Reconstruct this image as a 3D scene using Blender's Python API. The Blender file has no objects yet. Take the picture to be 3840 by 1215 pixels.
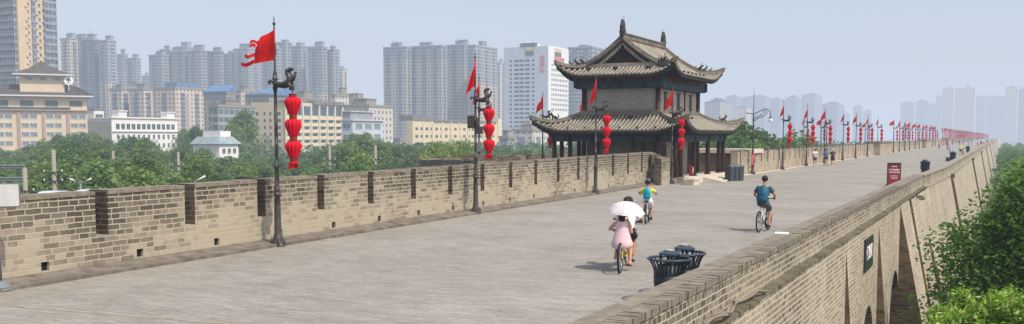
import bpy, math, random
from mathutils import Vector, Matrix
PI = math.pi
scene = bpy.context.scene
col = scene.collection
RND = random.Random(7)

# ------------------------------------------------------------------ camera
F = 3727.0; HOR = 510.0; VX = 3755.0; PITCH = math.radians(4.5)
PPY = HOR + F*math.tan(PITCH); CX = 1920.0
TH = math.atan((VX-CX)/F*math.cos(PITCH)); CAMZ = 3.0
cam = bpy.data.objects.new('camera', bpy.data.cameras.new('camera'))
col.objects.link(cam); scene.camera = cam
cam.location = (0, 0, CAMZ)
cam.rotation_euler = (PI/2-PITCH, 0, TH)
cam.data.sensor_width = 36.0
cam.data.lens = F/3840.0*36.0
cam.data.shift_y = (PPY-1215/2.0)/3840.0
cam.data.clip_start = 0.1; cam.data.clip_end = 20000
fw = Vector((-math.sin(TH)*math.cos(PITCH), math.cos(TH)*math.cos(PITCH), -math.sin(PITCH)))
rt = Vector((math.cos(TH), math.sin(TH), 0)); up = rt.cross(fw)
CAM = Vector((0, 0, CAMZ))
def ray(px, py): return fw + rt*((px-CX)/F) - up*((py-PPY)/F)
def G(px, py, z=0.0):
    d = ray(px, py); return CAM + d*((z-CAMZ)/d.z)
def onX(px, py, X):
    d = ray(px, py); return CAM + d*(X/d.x)
def onY(px, py, Y):
    d = ray(px, py); return CAM + d*(Y/d.y)
def atD(px, py, D):            # point seen at px,py at depth D
    return CAM + ray(px, py)*D

# ------------------------------------------------------------------ scene tree helpers
def tag(o, label=None, cat=None, group=None, kind=None):
    if label: o['label'] = label
    if cat: o['category'] = cat
    if group: o['group'] = group
    if kind: o['kind'] = kind
    return o
def thing(name, label, cat, loc=(0, 0, 0), rz=0.0, group=None):
    o = bpy.data.objects.new(name, None); o.empty_display_size = 0.3
    col.objects.link(o); o.location = loc; o.rotation_euler = (0, 0, rz)
    return tag(o, label, cat, group)
def copy_tree(o, parent=None):
    c = o.copy(); col.objects.link(c); c.parent = parent
    for ch in list(o.children): copy_tree(ch, c)
    return c

class MB:
    def __init__(s): s.v = []; s.f = []; s.m = []; s.mi = 0
    def quad(s, a, b, c, d):
        n = len(s.v); s.v += [tuple(a), tuple(b), tuple(c), tuple(d)]
        s.f.append((n, n+1, n+2, n+3)); s.m.append(s.mi)
    def tri(s, a, b, c):
        n = len(s.v); s.v += [tuple(a), tuple(b), tuple(c)]
        s.f.append((n, n+1, n+2)); s.m.append(s.mi)
    def poly(s, pts):
        n = len(s.v); s.v += [tuple(p) for p in pts]
        s.f.append(tuple(range(n, n+len(pts)))); s.m.append(s.mi)
    def hexa(s, p):            # 8 pts: bottom 0-3 ccw, top 4-7
        n = len(s.v); s.v += [tuple(q) for q in p]
        for f in ((3, 2, 1, 0), (4, 5, 6, 7), (0, 1, 5, 4), (1, 2, 6, 5), (2, 3, 7, 6), (3, 0, 4, 7)):
            s.f.append(tuple(n+i for i in f)); s.m.append(s.mi)
    def box(s, x0, x1, y0, y1, z0, z1):
        s.hexa([(x0, y0, z0), (x1, y0, z0), (x1, y1, z0), (x0, y1, z0), (x0, y0, z1), (x1, y0, z1), (x1, y1, z1), (x0, y1, z1)])
    def obox(s, M, x0, x1, y0, y1, z0, z1):
        s.hexa([M @ Vector(q) for q in [(x0, y0, z0), (x1, y0, z0), (x1, y1, z0), (x0, y1, z0), (x0, y0, z1), (x1, y0, z1), (x1, y1, z1), (x0, y1, z1)]])
    def prism(s, pts, d):      # polygon extruded by d
        d = Vector(d); n = len(s.v); k = len(pts)
        s.v += [tuple(p) for p in pts] + [tuple(Vector(p)+d) for p in pts]
        s.f.append(tuple(range(n+k-1, n-1, -1))); s.m.append(s.mi)
        s.f.append(tuple(range(n+k, n+2*k))); s.m.append(s.mi)
        for i in range(k):
            j = (i+1) % k
            s.f.append((n+i, n+j, n+k+j, n+k+i)); s.m.append(s.mi)
    def sweep(s, path, rad, n=8, xdir=None, cap=True, closed=False):
        P = [Vector(p) for p in path]; k = len(P)
        if not isinstance(rad, (list, tuple)): rad = [rad]*k
        base = len(s.v); prev = Vector(xdir) if xdir else None
        for i in range(k):
            if closed: t = P[(i+1) % k]-P[i-1]
            else: t = P[min(i+1, k-1)]-P[max(i-1, 0)]
            if t.length < 1e-9: t = Vector((0, 0, 1))
            t.normalize()
            if prev is None:
                prev = Vector((1, 0, 0)) if abs(t.x) < 0.8 else Vector((0, 1, 0))
            sx = prev - t*prev.dot(t)
            if sx.length < 1e-6: sx = t.orthogonal()
            sx.normalize(); sy = t.cross(sx)
            if xdir is None: prev = sx
            r = rad[i]; rx, ry = (r if isinstance(r, (list, tuple)) else (r, r))
            for j in range(n):
                a = 2*PI*j/n
                s.v.append(tuple(P[i] + sx*(rx*math.cos(a)) + sy*(ry*math.sin(a))))
        rng = k if closed else k-1
        for i in range(rng):
            i2 = (i+1) % k
            for j in range(n):
                j2 = (j+1) % n
                s.f.append((base+i*n+j, base+i*n+j2, base+i2*n+j2, base+i2*n+j)); s.m.append(s.mi)
        if cap and not closed:
            s.f.append(tuple(base+j for j in range(n-1, -1, -1))); s.m.append(s.mi)
            s.f.append(tuple(base+(k-1)*n+j for j in range(n))); s.m.append(s.mi)
    def lathe(s, prof, c=(0, 0, 0), n=16, cap=True, rib=0.0, ribs=0):
        base = len(s.v); k = len(prof)
        for r, z in prof:
            for j in range(n):
                a = 2*PI*j/n; rr = r*(1+(rib*math.cos(a*ribs) if ribs else 0))
                s.v.append((c[0]+rr*math.cos(a), c[1]+rr*math.sin(a), c[2]+z))
        for i in range(k-1):
            for j in range(n):
                j2 = (j+1) % n
                s.f.append((base+i*n+j, base+i*n+j2, base+(i+1)*n+j2, base+(i+1)*n+j)); s.m.append(s.mi)
        if cap:
            s.f.append(tuple(base+j for j in range(n-1, -1, -1))); s.m.append(s.mi)
            s.f.append(tuple(base+(k-1)*n+j for j in range(n))); s.m.append(s.mi)
    def ball(s, c, r, n=10, m=6):
        rx, ry, rz = r if isinstance(r, (list, tuple)) else (r, r, r)
        base = len(s.v)
        for i in range(m+1):
            t = PI*i/m
            for j in range(n):
                a = 2*PI*j/n
                s.v.append((c[0]+rx*math.sin(t)*math.cos(a), c[1]+ry*math.sin(t)*math.sin(a), c[2]-rz*math.cos(t)))
        for i in range(m):
            for j in range(n):
                j2 = (j+1) % n
                s.f.append((base+i*n+j, base+i*n+j2, base+(i+1)*n+j2, base+(i+1)*n+j)); s.m.append(s.mi)
    def mesh(s, name, mats, smooth=False):
        me = bpy.data.meshes.new(name)
        me.from_pydata(s.v, [], s.f)
        if not isinstance(mats, (list, tuple)): mats = [mats]
        for m in mats: me.materials.append(m)
        if len(mats) > 1: me.polygons.foreach_set('material_index', s.m)
        if smooth: me.polygons.foreach_set('use_smooth', [True]*len(me.polygons))
        me.update(); me.validate()
        return me
    def build(s, name, mats, parent=None, smooth=False):
        o = bpy.data.objects.new(name, s.mesh(name, mats, smooth))
        col.objects.link(o); o.parent = parent
        return o
def link(name, me, parent=None, loc=(0, 0, 0), rz=0, sc=None):
    o = bpy.data.objects.new(name, me); col.objects.link(o); o.parent = parent
    o.location = loc; o.rotation_euler = (0, 0, rz)
    if sc: o.scale = sc
    return o

# ------------------------------------------------------------------ materials
class NT:
    def __init__(s, name):
        s.m = bpy.data.materials.new(name); s.m.use_nodes = True
        s.t = s.m.node_tree; s.N = s.t.nodes; s.L = s.t.links
        s.b = s.N['Principled BSDF']; s.out = s.N['Material Output']
    def n(s, typ, **kw):
        x = s.N.new(typ)
        for k, v in kw.items(): setattr(x, k, v)
        return x
    def set(s, node, name, v):
        if hasattr(v, 'links') or isinstance(v, bpy.types.NodeSocket): s.L.new(v, node.inputs[name])
        else: node.inputs[name].default_value = v
    def math(s, op, a, b=0.0, c=None, clamp=False):
        x = s.n('ShaderNodeMath', operation=op, use_clamp=clamp)
        s.set(x, 0, a); s.set(x, 1, b)
        if c is not None: s.set(x, 2, c)
        return x.outputs[0]
    def mix(s, f, a, b):
        x = s.n('ShaderNodeMix', data_type='RGBA')
        s.set(x, 0, f)
        s.set(x, 6, a if isinstance(a, bpy.types.NodeSocket) else rgba(a))
        s.set(x, 7, b if isinstance(b, bpy.types.NodeSocket) else rgba(b))
        return x.outputs[2]
    def noise(s, vec, scale, detail=3, rough=0.55):
        x = s.n('ShaderNodeTexNoise'); s.set(x, 'Vector', vec)
        x.inputs['Scale'].default_value = scale; x.inputs['Detail'].default_value = detail
        x.inputs['Roughness'].default_value = rough
        return x.outputs['Fac']
    def ramp(s, f, stops):
        x = s.n('ShaderNodeValToRGB'); s.set(x, 0, f)
        e = x.color_ramp.elements
        while len(e) < len(stops): e.new(0.5)
        for i, (p, c) in enumerate(stops):
            e[i].position = p; e[i].color = rgba(c)
        return x.outputs[0]
    def bump(s, h, strength=0.3, dist=0.02):
        x = s.n('ShaderNodeBump'); s.set(x, 'Height', h)
        x.inputs['Strength'].default_value = strength; x.inputs['Distance'].default_value = dist
        s.L.new(x.outputs[0], s.b.inputs['Normal'])
    def wallcoords(s, obj=False):
        g = s.n('ShaderNodeNewGeometry')
        if obj:
            tc = s.n('ShaderNodeTexCoord'); p = tc.outputs['Object']
            nn = tc.outputs['Normal']
        else: p = g.outputs['Position']; nn = g.outputs['Normal']
        sp = s.n('ShaderNodeSeparateXYZ'); s.L.new(p, sp.inputs[0])
        sn = s.n('ShaderNodeSeparateXYZ'); s.L.new(nn, sn.inputs[0])
        ax = s.math('ABSOLUTE', sn.outputs[0]); ay = s.math('ABSOLUTE', sn.outputs[1]); az = s.math('ABSOLUTE', sn.outputs[2])
        isy = s.math('GREATER_THAN', ay, ax)
        isz = s.math('GREATER_THAN', az, 0.8)
        u = s.math('ADD', s.math('MULTIPLY', sp.outputs[0], isy), s.math('MULTIPLY', sp.outputs[1], s.math('SUBTRACT', 1.0, isy)))
        u = s.math('ADD', s.math('MULTIPLY', u, s.math('SUBTRACT', 1.0, isz)), s.math('MULTIPLY', sp.outputs[1], isz))
        v = s.math('ADD', s.math('MULTIPLY', sp.outputs[2], s.math('SUBTRACT', 1.0, isz)), s.math('MULTIPLY', sp.outputs[0], isz))
        cb = s.n('ShaderNodeCombineXYZ'); s.L.new(u, cb.inputs[0]); s.L.new(v, cb.inputs[1])
        return cb.outputs[0], sp.outputs, p, isz, isy
def rgba(c): return (c[0], c[1], c[2], 1.0) if len(c) == 3 else tuple(c)
def basic(name, c, rough=0.7, metal=0.0, var=0.12, scale=6.0, spec=0.3, bump=0.0, trans=0.0):
    k = NT(name)
    tc = k.n('ShaderNodeTexCoord')
    nz = k.noise(tc.outputs['Object'], scale, 4)
    lo = tuple(max(0, x*(1-var*2)) for x in c); hi = tuple(min(1, x*(1+var)) for x in c)
    k.L.new(k.ramp(nz, [(0.25, lo), (0.75, hi)]), k.b.inputs['Base Color'])
    k.b.inputs['Roughness'].default_value = rough; k.b.inputs['Metallic'].default_value = metal
    k.b.inputs['Specular IOR Level'].default_value = spec
    if bump: k.bump(nz, bump, 0.02)
    return k.m

def brick_mat(name, dark, mid, light, mortar, bw=0.42, bh=0.125, gap=0.014, hz0=None, hz1=None, amt=0.5, stain=0.35, bias=0.0, msize=1.0):
    """aged brickwork; bricks drift from light (low) to dark (high) between hz0 and hz1"""
    k = NT(name)
    vec, sp, p, isz, isy = k.wallcoords()
    nw = k.n('ShaderNodeTexNoise'); k.L.new(p, nw.inputs['Vector']); nw.inputs['Scale'].default_value = 5.0; nw.inputs['Detail'].default_value = 2
    vs = k.n('ShaderNodeVectorMath', operation='SUBTRACT'); k.L.new(nw.outputs['Color'], vs.inputs[0]); vs.inputs[1].default_value = (.5, .5, .5)
    vm = k.n('ShaderNodeVectorMath', operation='MULTIPLY_ADD'); k.L.new(vs.outputs[0], vm.inputs[0]); vm.inputs[1].default_value = (.07, .035, 0); k.L.new(vec, vm.inputs[2])
    br = k.n('ShaderNodeTexBrick'); k.L.new(vm.outputs[0], br.inputs['Vector']); br.squash = .62; br.squash_frequency = 3
    br.inputs['Color1'].default_value = (0, 0, 0, 1); br.inputs['Color2'].default_value = (1, 1, 1, 1)
    br.inputs['Mortar'].default_value = (0.5, 0.5, 0.5, 1)
    br.inputs['Scale'].default_value = 1.0
    br.inputs['Mortar Size'].default_value = gap*msize; br.inputs['Mortar Smooth'].default_value = 0.15
    br.inputs['Brick Width'].default_value = bw; br.inputs['Row Height'].default_value = bh
    br.inputs['Bias'].default_value = 0.0
    rv = k.n('ShaderNodeSeparateColor'); k.L.new(br.outputs['Color'], rv.inputs[0])
    r = rv.outputs[0]
    big = k.noise(p, 0.35, 4, 0.6); fine = k.noise(p, 9.0, 4, 0.6)
    t = k.math('ADD', k.math('MULTIPLY', r, 0.62), k.math('MULTIPLY', k.math('SUBTRACT', big, 0.5), 1.9))
    t = k.math('ADD', t, k.math('MULTIPLY', k.math('SUBTRACT', fine, 0.5), 0.5))
    if hz0 is not None:
        h = k.n('ShaderNodeMapRange'); h.interpolation_type = 'SMOOTHSTEP'
        k.L.new(sp[2], h.inputs[0]); h.inputs[1].default_value = hz0; h.inputs[2].default_value = hz1
        h.inputs[3].default_value = amt; h.inputs[4].default_value = -amt
        t = k.math('ADD', t, h.outputs[0])
    t = k.math('ADD', t, 0.18+bias)
    c = k.ramp(t, [(0.0, dark), (0.45, mid), (0.95, light)])
    # mortar keeps a dirty version of itself on stained areas
    mt = k.mix(k.math('MULTIPLY', k.math('SUBTRACT', 1.0, t, None, True), stain), mortar, mid)
    c2 = k.mix(br.outputs['Fac'], c, mt)
    # vertical rain streaks
    mp = k.n('ShaderNodeMapping'); k.L.new(p, mp.inputs[0]); mp.inputs['Scale'].default_value = (1.6, 1.6, 0.12)
    st = k.noise(mp.outputs[0], 1.6, 4, 0.65)
    sf = k.ramp(st, [(0.52, (0, 0, 0)), (0.72, (1, 1, 1))])
    sfv = k.n('ShaderNodeSeparateColor'); k.L.new(sf, sfv.inputs[0])
    c3 = k.mix(k.math('MULTIPLY', sfv.outputs[0], stain), c2, dark)
    k.L.new(c3, k.b.inputs['Base Color'])
    k.b.inputs['Roughness'].default_value = 0.92; k.b.inputs['Specular IOR Level'].default_value = 0.15
    hgt = k.math('ADD', k.math('MULTIPLY', br.outputs['Fac'], -1.0), k.math('MULTIPLY', fine, 0.6))
    k.bump(hgt, 0.7, 0.012)
    return k.m

M = {}
M['brick_left'] = brick_mat('aged_battlement_brick', (.082, .073, .056), (.195, .173, .13), (.39, .345, .255), (.43, .38, .285), hz0=0.25, hz1=2.0, amt=0.4, stain=0.12, bias=-.02)
M['brick_dark'] = brick_mat('shaded_dark_brick', (.045, .038, .03), (.085, .071, .054), (.155, .13, .097), (.19, .16, .118), bias=-0.02, stain=.1)  # slot and chute shade put into the brick colour, along with staining
M['brick_right'] = brick_mat('tan_wall_brick', (.105, .094, .073), (.23, .205, .155), (.38, .333, .245), (.50, .44, .325), bw=0.3, bh=0.108, hz0=-.4, hz1=1.1, amt=0.34, stain=0.15, bias=0.0, msize=.95)
M['brick_face'] = brick_mat('pale_wall_brick', (.135, .118, .092), (.255, .222, .167), (.42, .365, .27), (.56, .49, .37), bw=0.34, bh=0.112, stain=0.12, bias=0.06, msize=1.15)
M['brick_far'] = brick_mat('far_wall_brick', (.13, .115, .085), (.29, .25, .18), (.40, .34, .245), (.44, .38, .28), stain=0.25, hz0=0.0, hz1=2.2, amt=0.25, bias=0.08)
M['brick_shade'] = brick_mat('brown_shade_brick', (.045, .035, .022), (.12, .093, .058), (.2, .155, .1), (.15, .12, .08), bias=0.0, stain=0.2)  # brown brick; pier sides, wall ends and rib have shade put into the colour
M['coping'] = basic('weathered_coping_stone', (.232, .203, .155), .95, var=.22, scale=3.5, bump=.5)
M['coping_light'] = basic('grey_coping_stone', (.30, .265, .2), .95, var=.2, scale=3, bump=.4)
M['kerb'] = basic('drain_kerb_stone', (.185, .162, .128), .95, var=.3, scale=2.5, bump=.4)
M['pale_stone'] = basic('pale_granite', (.6, .54, .43), .8, var=.12, scale=4)
M['black'] = basic('dark_hole', (.012, .011, .01), .9)  # black stands in for the shade deep inside openings
M['iron'] = basic('cast_iron', (.075, .066, .06), .5, metal=.2, var=.25, scale=8)
M['bronze'] = basic('dark_bronze', (.07, .068, .065), .4, metal=.3, var=.3, scale=10)
M['red_wood'] = basic('lacquered_column', (.045, .016, .014), .5, var=.2)
M['bin_blue'] = basic('blue_grey_enamel', (.042, .068, .09), .42, var=.15, scale=5)
M['bin_dark'] = basic('dark_steel_slats', (.022, .032, .042), .5, var=.2, scale=5)
M['bin_lid'] = basic('pale_lid_metal', (.45, .42, .36), .35, metal=.3, var=.2)
M['bin_grey'] = basic('grey_plastic', (.05, .062, .075), .5, var=.15)
M['red_sign'] = basic('dark_red_panel', (.24, .018, .028), .5, var=.05)
M['red_paint'] = basic('bright_red_paint', (.5, .02, .02), .4, var=.08)
M['white_ink'] = basic('white_lettering', (.8, .78, .76), .6, var=.03)
M['red_ink'] = basic('red_lettering', (.75, .07, .12), .6, var=.03)
M['white_board'] = basic('whitish_board', (.55, .55, .53), .5, var=.1, scale=3)
M['slate'] = basic('black_plaque_stone', (.035, .037, .04), .3, var=.2)
M['grey_metal'] = basic('grey_painted_metal', (.16, .18, .2), .45, var=.1)
M['concrete'] = basic('concrete_pole', (.27, .255, .21), .9, var=.12)
M['bark'] = basic('bark', (.09, .07, .05), .95, var=.3, bump=.5)
M['white_paint'] = basic('white_wall_paint', (.74, .73, .69), .8, var=.04, scale=.3)
M['glass'] = basic('window_glass', (.05, .085, .1), .12, var=.35, scale=.25, spec=.6)
M['glass_green'] = basic('green_window_glass', (.04, .1, .1), .12, var=.35, scale=.25, spec=.6)
M['glass_pale'] = basic('pale_window_glass', (.2, .27, .29), .2, var=.3, scale=.3, spec=.5)
M['frame_white'] = basic('white_window_frame', (.62, .62, .6), .6, var=.05)

def fabric_red(name, c, trans=.25):
    k = NT(name); tc = k.n('ShaderNodeTexCoord')
    nz = k.noise(tc.outputs['Object'], 5, 3)
    cc = k.ramp(nz, [(0.3, tuple(x*.8 for x in c)), (0.7, c)])
    k.L.new(cc, k.b.inputs['Base Color']); k.b.inputs['Roughness'].default_value = .75
    k.b.inputs['Specular IOR Level'].default_value = .12
    tr = k.n('ShaderNodeBsdfTranslucent'); k.L.new(cc, tr.inputs[0])
    mx = k.n('ShaderNodeMixShader'); mx.inputs[0].default_value = trans
    k.L.new(k.b.outputs[0], mx.inputs[1]); k.L.new(tr.outputs[0], mx.inputs[2]); k.L.new(mx.outputs[0], k.out.inputs[0])
    return k.m
M['lantern'] = fabric_red('red_lantern_silk', (.74, .012, .035), .2)
M['flag'] = fabric_red('red_flag_cloth', (.95, .035, .03), .5)
M['lantern_band'] = basic('gilded_lantern_band', (.24, .045, .03), .5, var=.5, scale=30)

# paving
def paving():
    k = NT('grey_brick_paving'); g = k.n('ShaderNodeNewGeometry'); p = g.outputs['Position']
    br = k.n('ShaderNodeTexBrick'); k.L.new(p, br.inputs['Vector'])
    br.inputs['Color1'].default_value = (0, 0, 0, 1); br.inputs['Color2'].default_value = (1, 1, 1, 1); br.inputs['Mortar'].default_value = (.5, .5, .5, 1)
    br.inputs['Scale'].default_value = 1; br.inputs['Brick Width'].default_value = .44; br.inputs['Row Height'].default_value = .105
    br.inputs['Mortar Size'].default_value = .008; br.inputs['Mortar Smooth'].default_value = .2
    rv = k.n('ShaderNodeSeparateColor'); k.L.new(br.outputs['Color'], rv.inputs[0])
    mp = k.n('ShaderNodeMapping'); k.L.new(p, mp.inputs[0]); mp.inputs['Scale'].default_value = (1.0, 2.0, 1)
    a = k.noise(mp.outputs[0], .9, 6, .68); b = k.noise(p, .22, 4, .6)
    mp2 = k.n('ShaderNodeMapping'); k.L.new(p, mp2.inputs[0]); mp2.inputs['Scale'].default_value = (2.2, 6.5, 1)
    c_ = k.noise(mp2.outputs[0], 1.6, 5, .7)
    t = k.math('ADD', k.math('MULTIPLY', rv.outputs[0], .36), k.math('MULTIPLY', k.math('SUBTRACT', a, .5), .75))
    t = k.math('ADD', t, k.math('MULTIPLY', k.math('SUBTRACT', b, .5), 1.0))
    t = k.math('ADD', t, k.math('MULTIPLY', k.math('SUBTRACT', c_, .5), 0.8))
    sp_k = k.noise(p, 7.0, 4, .7)
    t = k.math('ADD', t, k.math('MULTIPLY', k.math('SUBTRACT', sp_k, .5), .9))
    t = k.math('ADD', t, .34)
    c = k.ramp(t, [(0.0, (.165, .156, .132)), (0.35, (.246, .234, .2)), (.62, (.298, .284, .244)), (1.0, (.38, .36, .308))])
    c2 = k.mix(k.math('MULTIPLY', br.outputs['Fac'], .6), c, (.15, .14, .118))
    # pale scratches and chips
    sc = k.noise(mp2.outputs[0], 4.5, 3, .5); sr = k.ramp(sc, [(.68, (0, 0, 0)), (.74, (1, 1, 1))])
    sv = k.n('ShaderNodeSeparateColor'); k.L.new(sr, sv.inputs[0])
    c3 = k.mix(k.math('MULTIPLY', sv.outputs[0], .35), c2, (.47, .43, .36))
    # brown dirt hugging the left kerb and edges
    sp = k.n('ShaderNodeSeparateXYZ'); k.L.new(p, sp.inputs[0])
    ed = k.n('ShaderNodeMapRange'); k.L.new(k.math('ADD', sp.outputs[0], k.math('MULTIPLY', sp.outputs[1], .045)), ed.inputs[0])
    ed.inputs[1].default_value = -15.0; ed.inputs[2].default_value = -16.9; ed.inputs[3].default_value = 0; ed.inputs[4].default_value = .6
    c4 = k.mix(k.math('MULTIPLY', ed.outputs[0], a), c3, (.24, .2, .13))
    k.L.new(c4, k.b.inputs['Base Color']); k.b.inputs['Roughness'].default_value = .88; k.b.inputs['Specular IOR Level'].default_value = .2
    k.bump(k.math('SUBTRACT', k.math('MULTIPLY', c_, .8), br.outputs['Fac']), .45, .01)
    return k.m
M['paving'] = paving()

def leaf_mat(name, dark, light, scale=.8, trans=.35, yellow=None):
    k = NT(name); g = k.n('ShaderNodeNewGeometry'); oi = k.n('ShaderNodeObjectInfo')
    nz = k.noise(g.outputs['Position'], scale, 3); rnd = oi.outputs['Random']
    ri = g.outputs['Random Per Island']
    t = k.math('ADD', k.math('MULTIPLY', nz, .7), k.math('MULTIPLY', ri, .35))
    t = k.math('ADD', t, k.math('MULTIPLY', k.math('SUBTRACT', rnd, .5), .6))
    c = k.ramp(t, [(.25, dark), (.85, light)])
    if yellow: c = k.mix(k.math('MULTIPLY', k.math('GREATER_THAN', ri, .86), .7), c, yellow)
    k.L.new(c, k.b.inputs['Base Color']); k.b.inputs['Roughness'].default_value = .6; k.b.inputs['Specular IOR Level'].default_value = .25
    tr = k.n('ShaderNodeBsdfTranslucent'); k.L.new(c, tr.inputs[0])
    mx = k.n('ShaderNodeMixShader'); mx.inputs[0].default_value = trans
    k.L.new(k.b.outputs[0], mx.inputs[1]); k.L.new(tr.outputs[0], mx.inputs[2]); k.L.new(mx.outputs[0], k.out.inputs[0])
    return k.m
M['leaf'] = leaf_mat('locust_leaves', (.085, .165, .035), (.22, .33, .08), .35, .45)
M['leaf2'] = leaf_mat('poplar_leaves', (.075, .16, .05), (.20, .32, .10), .35, .45)
M['leaf_willow'] = leaf_mat('willow_leaves', (.13, .21, .045), (.34, .43, .11), .6, .45)
M['leaf_near'] = leaf_mat('near_tree_leaves', (.045, .12, .018), (.15, .29, .05), .9, .5)
M['leaf_lime'] = leaf_mat('lime_tree_leaves', (.2, .38, .035), (.5, .68, .1), 1.2, .5, (.82, .85, .38))
M['leaf_hedge'] = leaf_mat('bank_tree_leaves', (.09, .19, .03), (.24, .40, .07), .5, .5)
M['leaf_purple'] = leaf_mat('plum_leaves', (.06, .02, .03), (.14, .05, .07), .6)

def ground_mat():
    k = NT('city_ground'); g = k.n('ShaderNodeNewGeometry')
    n1 = k.noise(g.outputs['Position'], .02, 5)
    c = k.ramp(n1, [(.35, (.04, .07, .025)), (.55, (.1, .1, .08)), (.75, (.18, .17, .15))])
    k.L.new(c, k.b.inputs['Base Color']); k.b.inputs['Roughness'].default_value = .95
    return k.m
M['ground'] = ground_mat()

def facade(name, wall, glass, pu=3.2, pv=3.0, wu=.5, wv=.5, wall2=None, split=None, var=.5, band=None):
    """window grid in object space; local x/y run along the walls, z is height"""
    k = NT(name); vec, sp, p, isz, isy = k.wallcoords(obj=True)
    s2 = k.n('ShaderNodeSeparateXYZ'); k.L.new(vec, s2.inputs[0])
    u = k.math('DIVIDE', s2.outputs[0], pu); v = k.math('DIVIDE', s2.outputs[1], pv)
    fu = k.math('ABSOLUTE', k.math('SUBTRACT', k.math('FRACT', u), .5)); fv = k.math('ABSOLUTE', k.math('SUBTRACT', k.math('FRACT', v), .5))
    m = k.math('MULTIPLY', k.math('LESS_THAN', fu, wu/2), k.math('LESS_THAN', fv, wv/2))
    m = k.math('MULTIPLY', m, k.math('SUBTRACT', 1.0, isz))
    wn = k.n('ShaderNodeTexWhiteNoise'); wn.noise_dimensions = '3D'
    cb = k.n('ShaderNodeCombineXYZ'); k.L.new(k.math('FLOOR', u), cb.inputs[0]); k.L.new(k.math('FLOOR', v), cb.inputs[1]); k.L.new(isy, cb.inputs[2])
    k.L.new(cb.outputs[0], wn.inputs[0])
    gl = k.mix(k.math('MULTIPLY', wn.outputs[0], var), glass, tuple(min(1, x*2.2+.05) for x in glass))
    w = wall
    big = k.noise(p, .06, 3)
    wc = k.mix(big, tuple(x*.82 for x in wall), tuple(min(1, x*1.12) for x in wall))
    if wall2 is not None:
        wc2 = k.mix(big, tuple(x*.85 for x in wall2), wall2)
        wc = k.mix(k.math('GREATER_THAN', sp[2], split), wc, wc2)
    # floor slab line
    sl = k.math('MULTIPLY', k.math('GREATER_THAN', fv, .46), k.math('SUBTRACT', 1.0, isz))
    wc = k.mix(k.math('MULTIPLY', sl, .3), wc, tuple(x*.5 for x in wall))
    c = k.mix(m, wc, gl)
    k.L.new(c, k.b.inputs['Base Color'])
    k.L.new(k.math('SUBTRACT', .85, k.math('MULTIPLY', m, .6)), k.b.inputs['Roughness'])
    k.bump(k.math('SUBTRACT', 1.0, m), 1.0, .15)
    return k.m
# ------------------------------------------------------------------ setting
def struct(o): o['kind'] = 'structure'; return o
b = MB(); b.quad((-6500, -400, -12), (6500, -400, -12), (6500, 9000, -12), (-6500, 9000, -12))
struct(b.build('ground', M['ground']))
b = MB(); b.quad((-18.6, -6, 0), (-3.9, -6, 0), (-3.9, 60, 0), (-21.2, 60, 0))
b.quad((-21.2, 60, 0), (-3.5, 60, 0), (-3.5, 2600, 0), (-18.4, 2600, 0))
struct(b.build('walkway', M['paving']))
b = MB(); b.hexa([(-31.5, 50, -12), (-20, 36, -12), (-20, 84, -12), (-31.5, 84, -12), (-31.5, 50, -.06), (-20, 36, -.06), (-20, 84, -.06), (-31.5, 84, -.06)])
ba = b.build('bastion', M['brick_far']); tag(ba, 'brick bastion of the city wall carrying the watchtower', 'bastion')
b = MB(); b.quad((-31.2, 50.4, 0.0), (-21.2, 38, 0.0), (-21.2, 84, 0.0), (-31.2, 84, 0.0))
struct(b.build('path', M['paving']))

# expansion joint of paler stone across the paving near the camera
b = MB(); p0 = G(-60, 1140); p1 = G(860, 1214)
d = (p1-p0).normalized(); nrm = Vector((-d.y, d.x, 0))*.045
b.quad(p0-nrm+Vector((0, 0, .004)), p1-nrm+Vector((0, 0, .004)), p1+nrm+Vector((0, 0, .004)), p0+nrm+Vector((0, 0, .004)))
struct(b.build('paving_joint', basic('joint_mortar', (.36, .32, .24), .9, var=.25, scale=2)))

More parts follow.
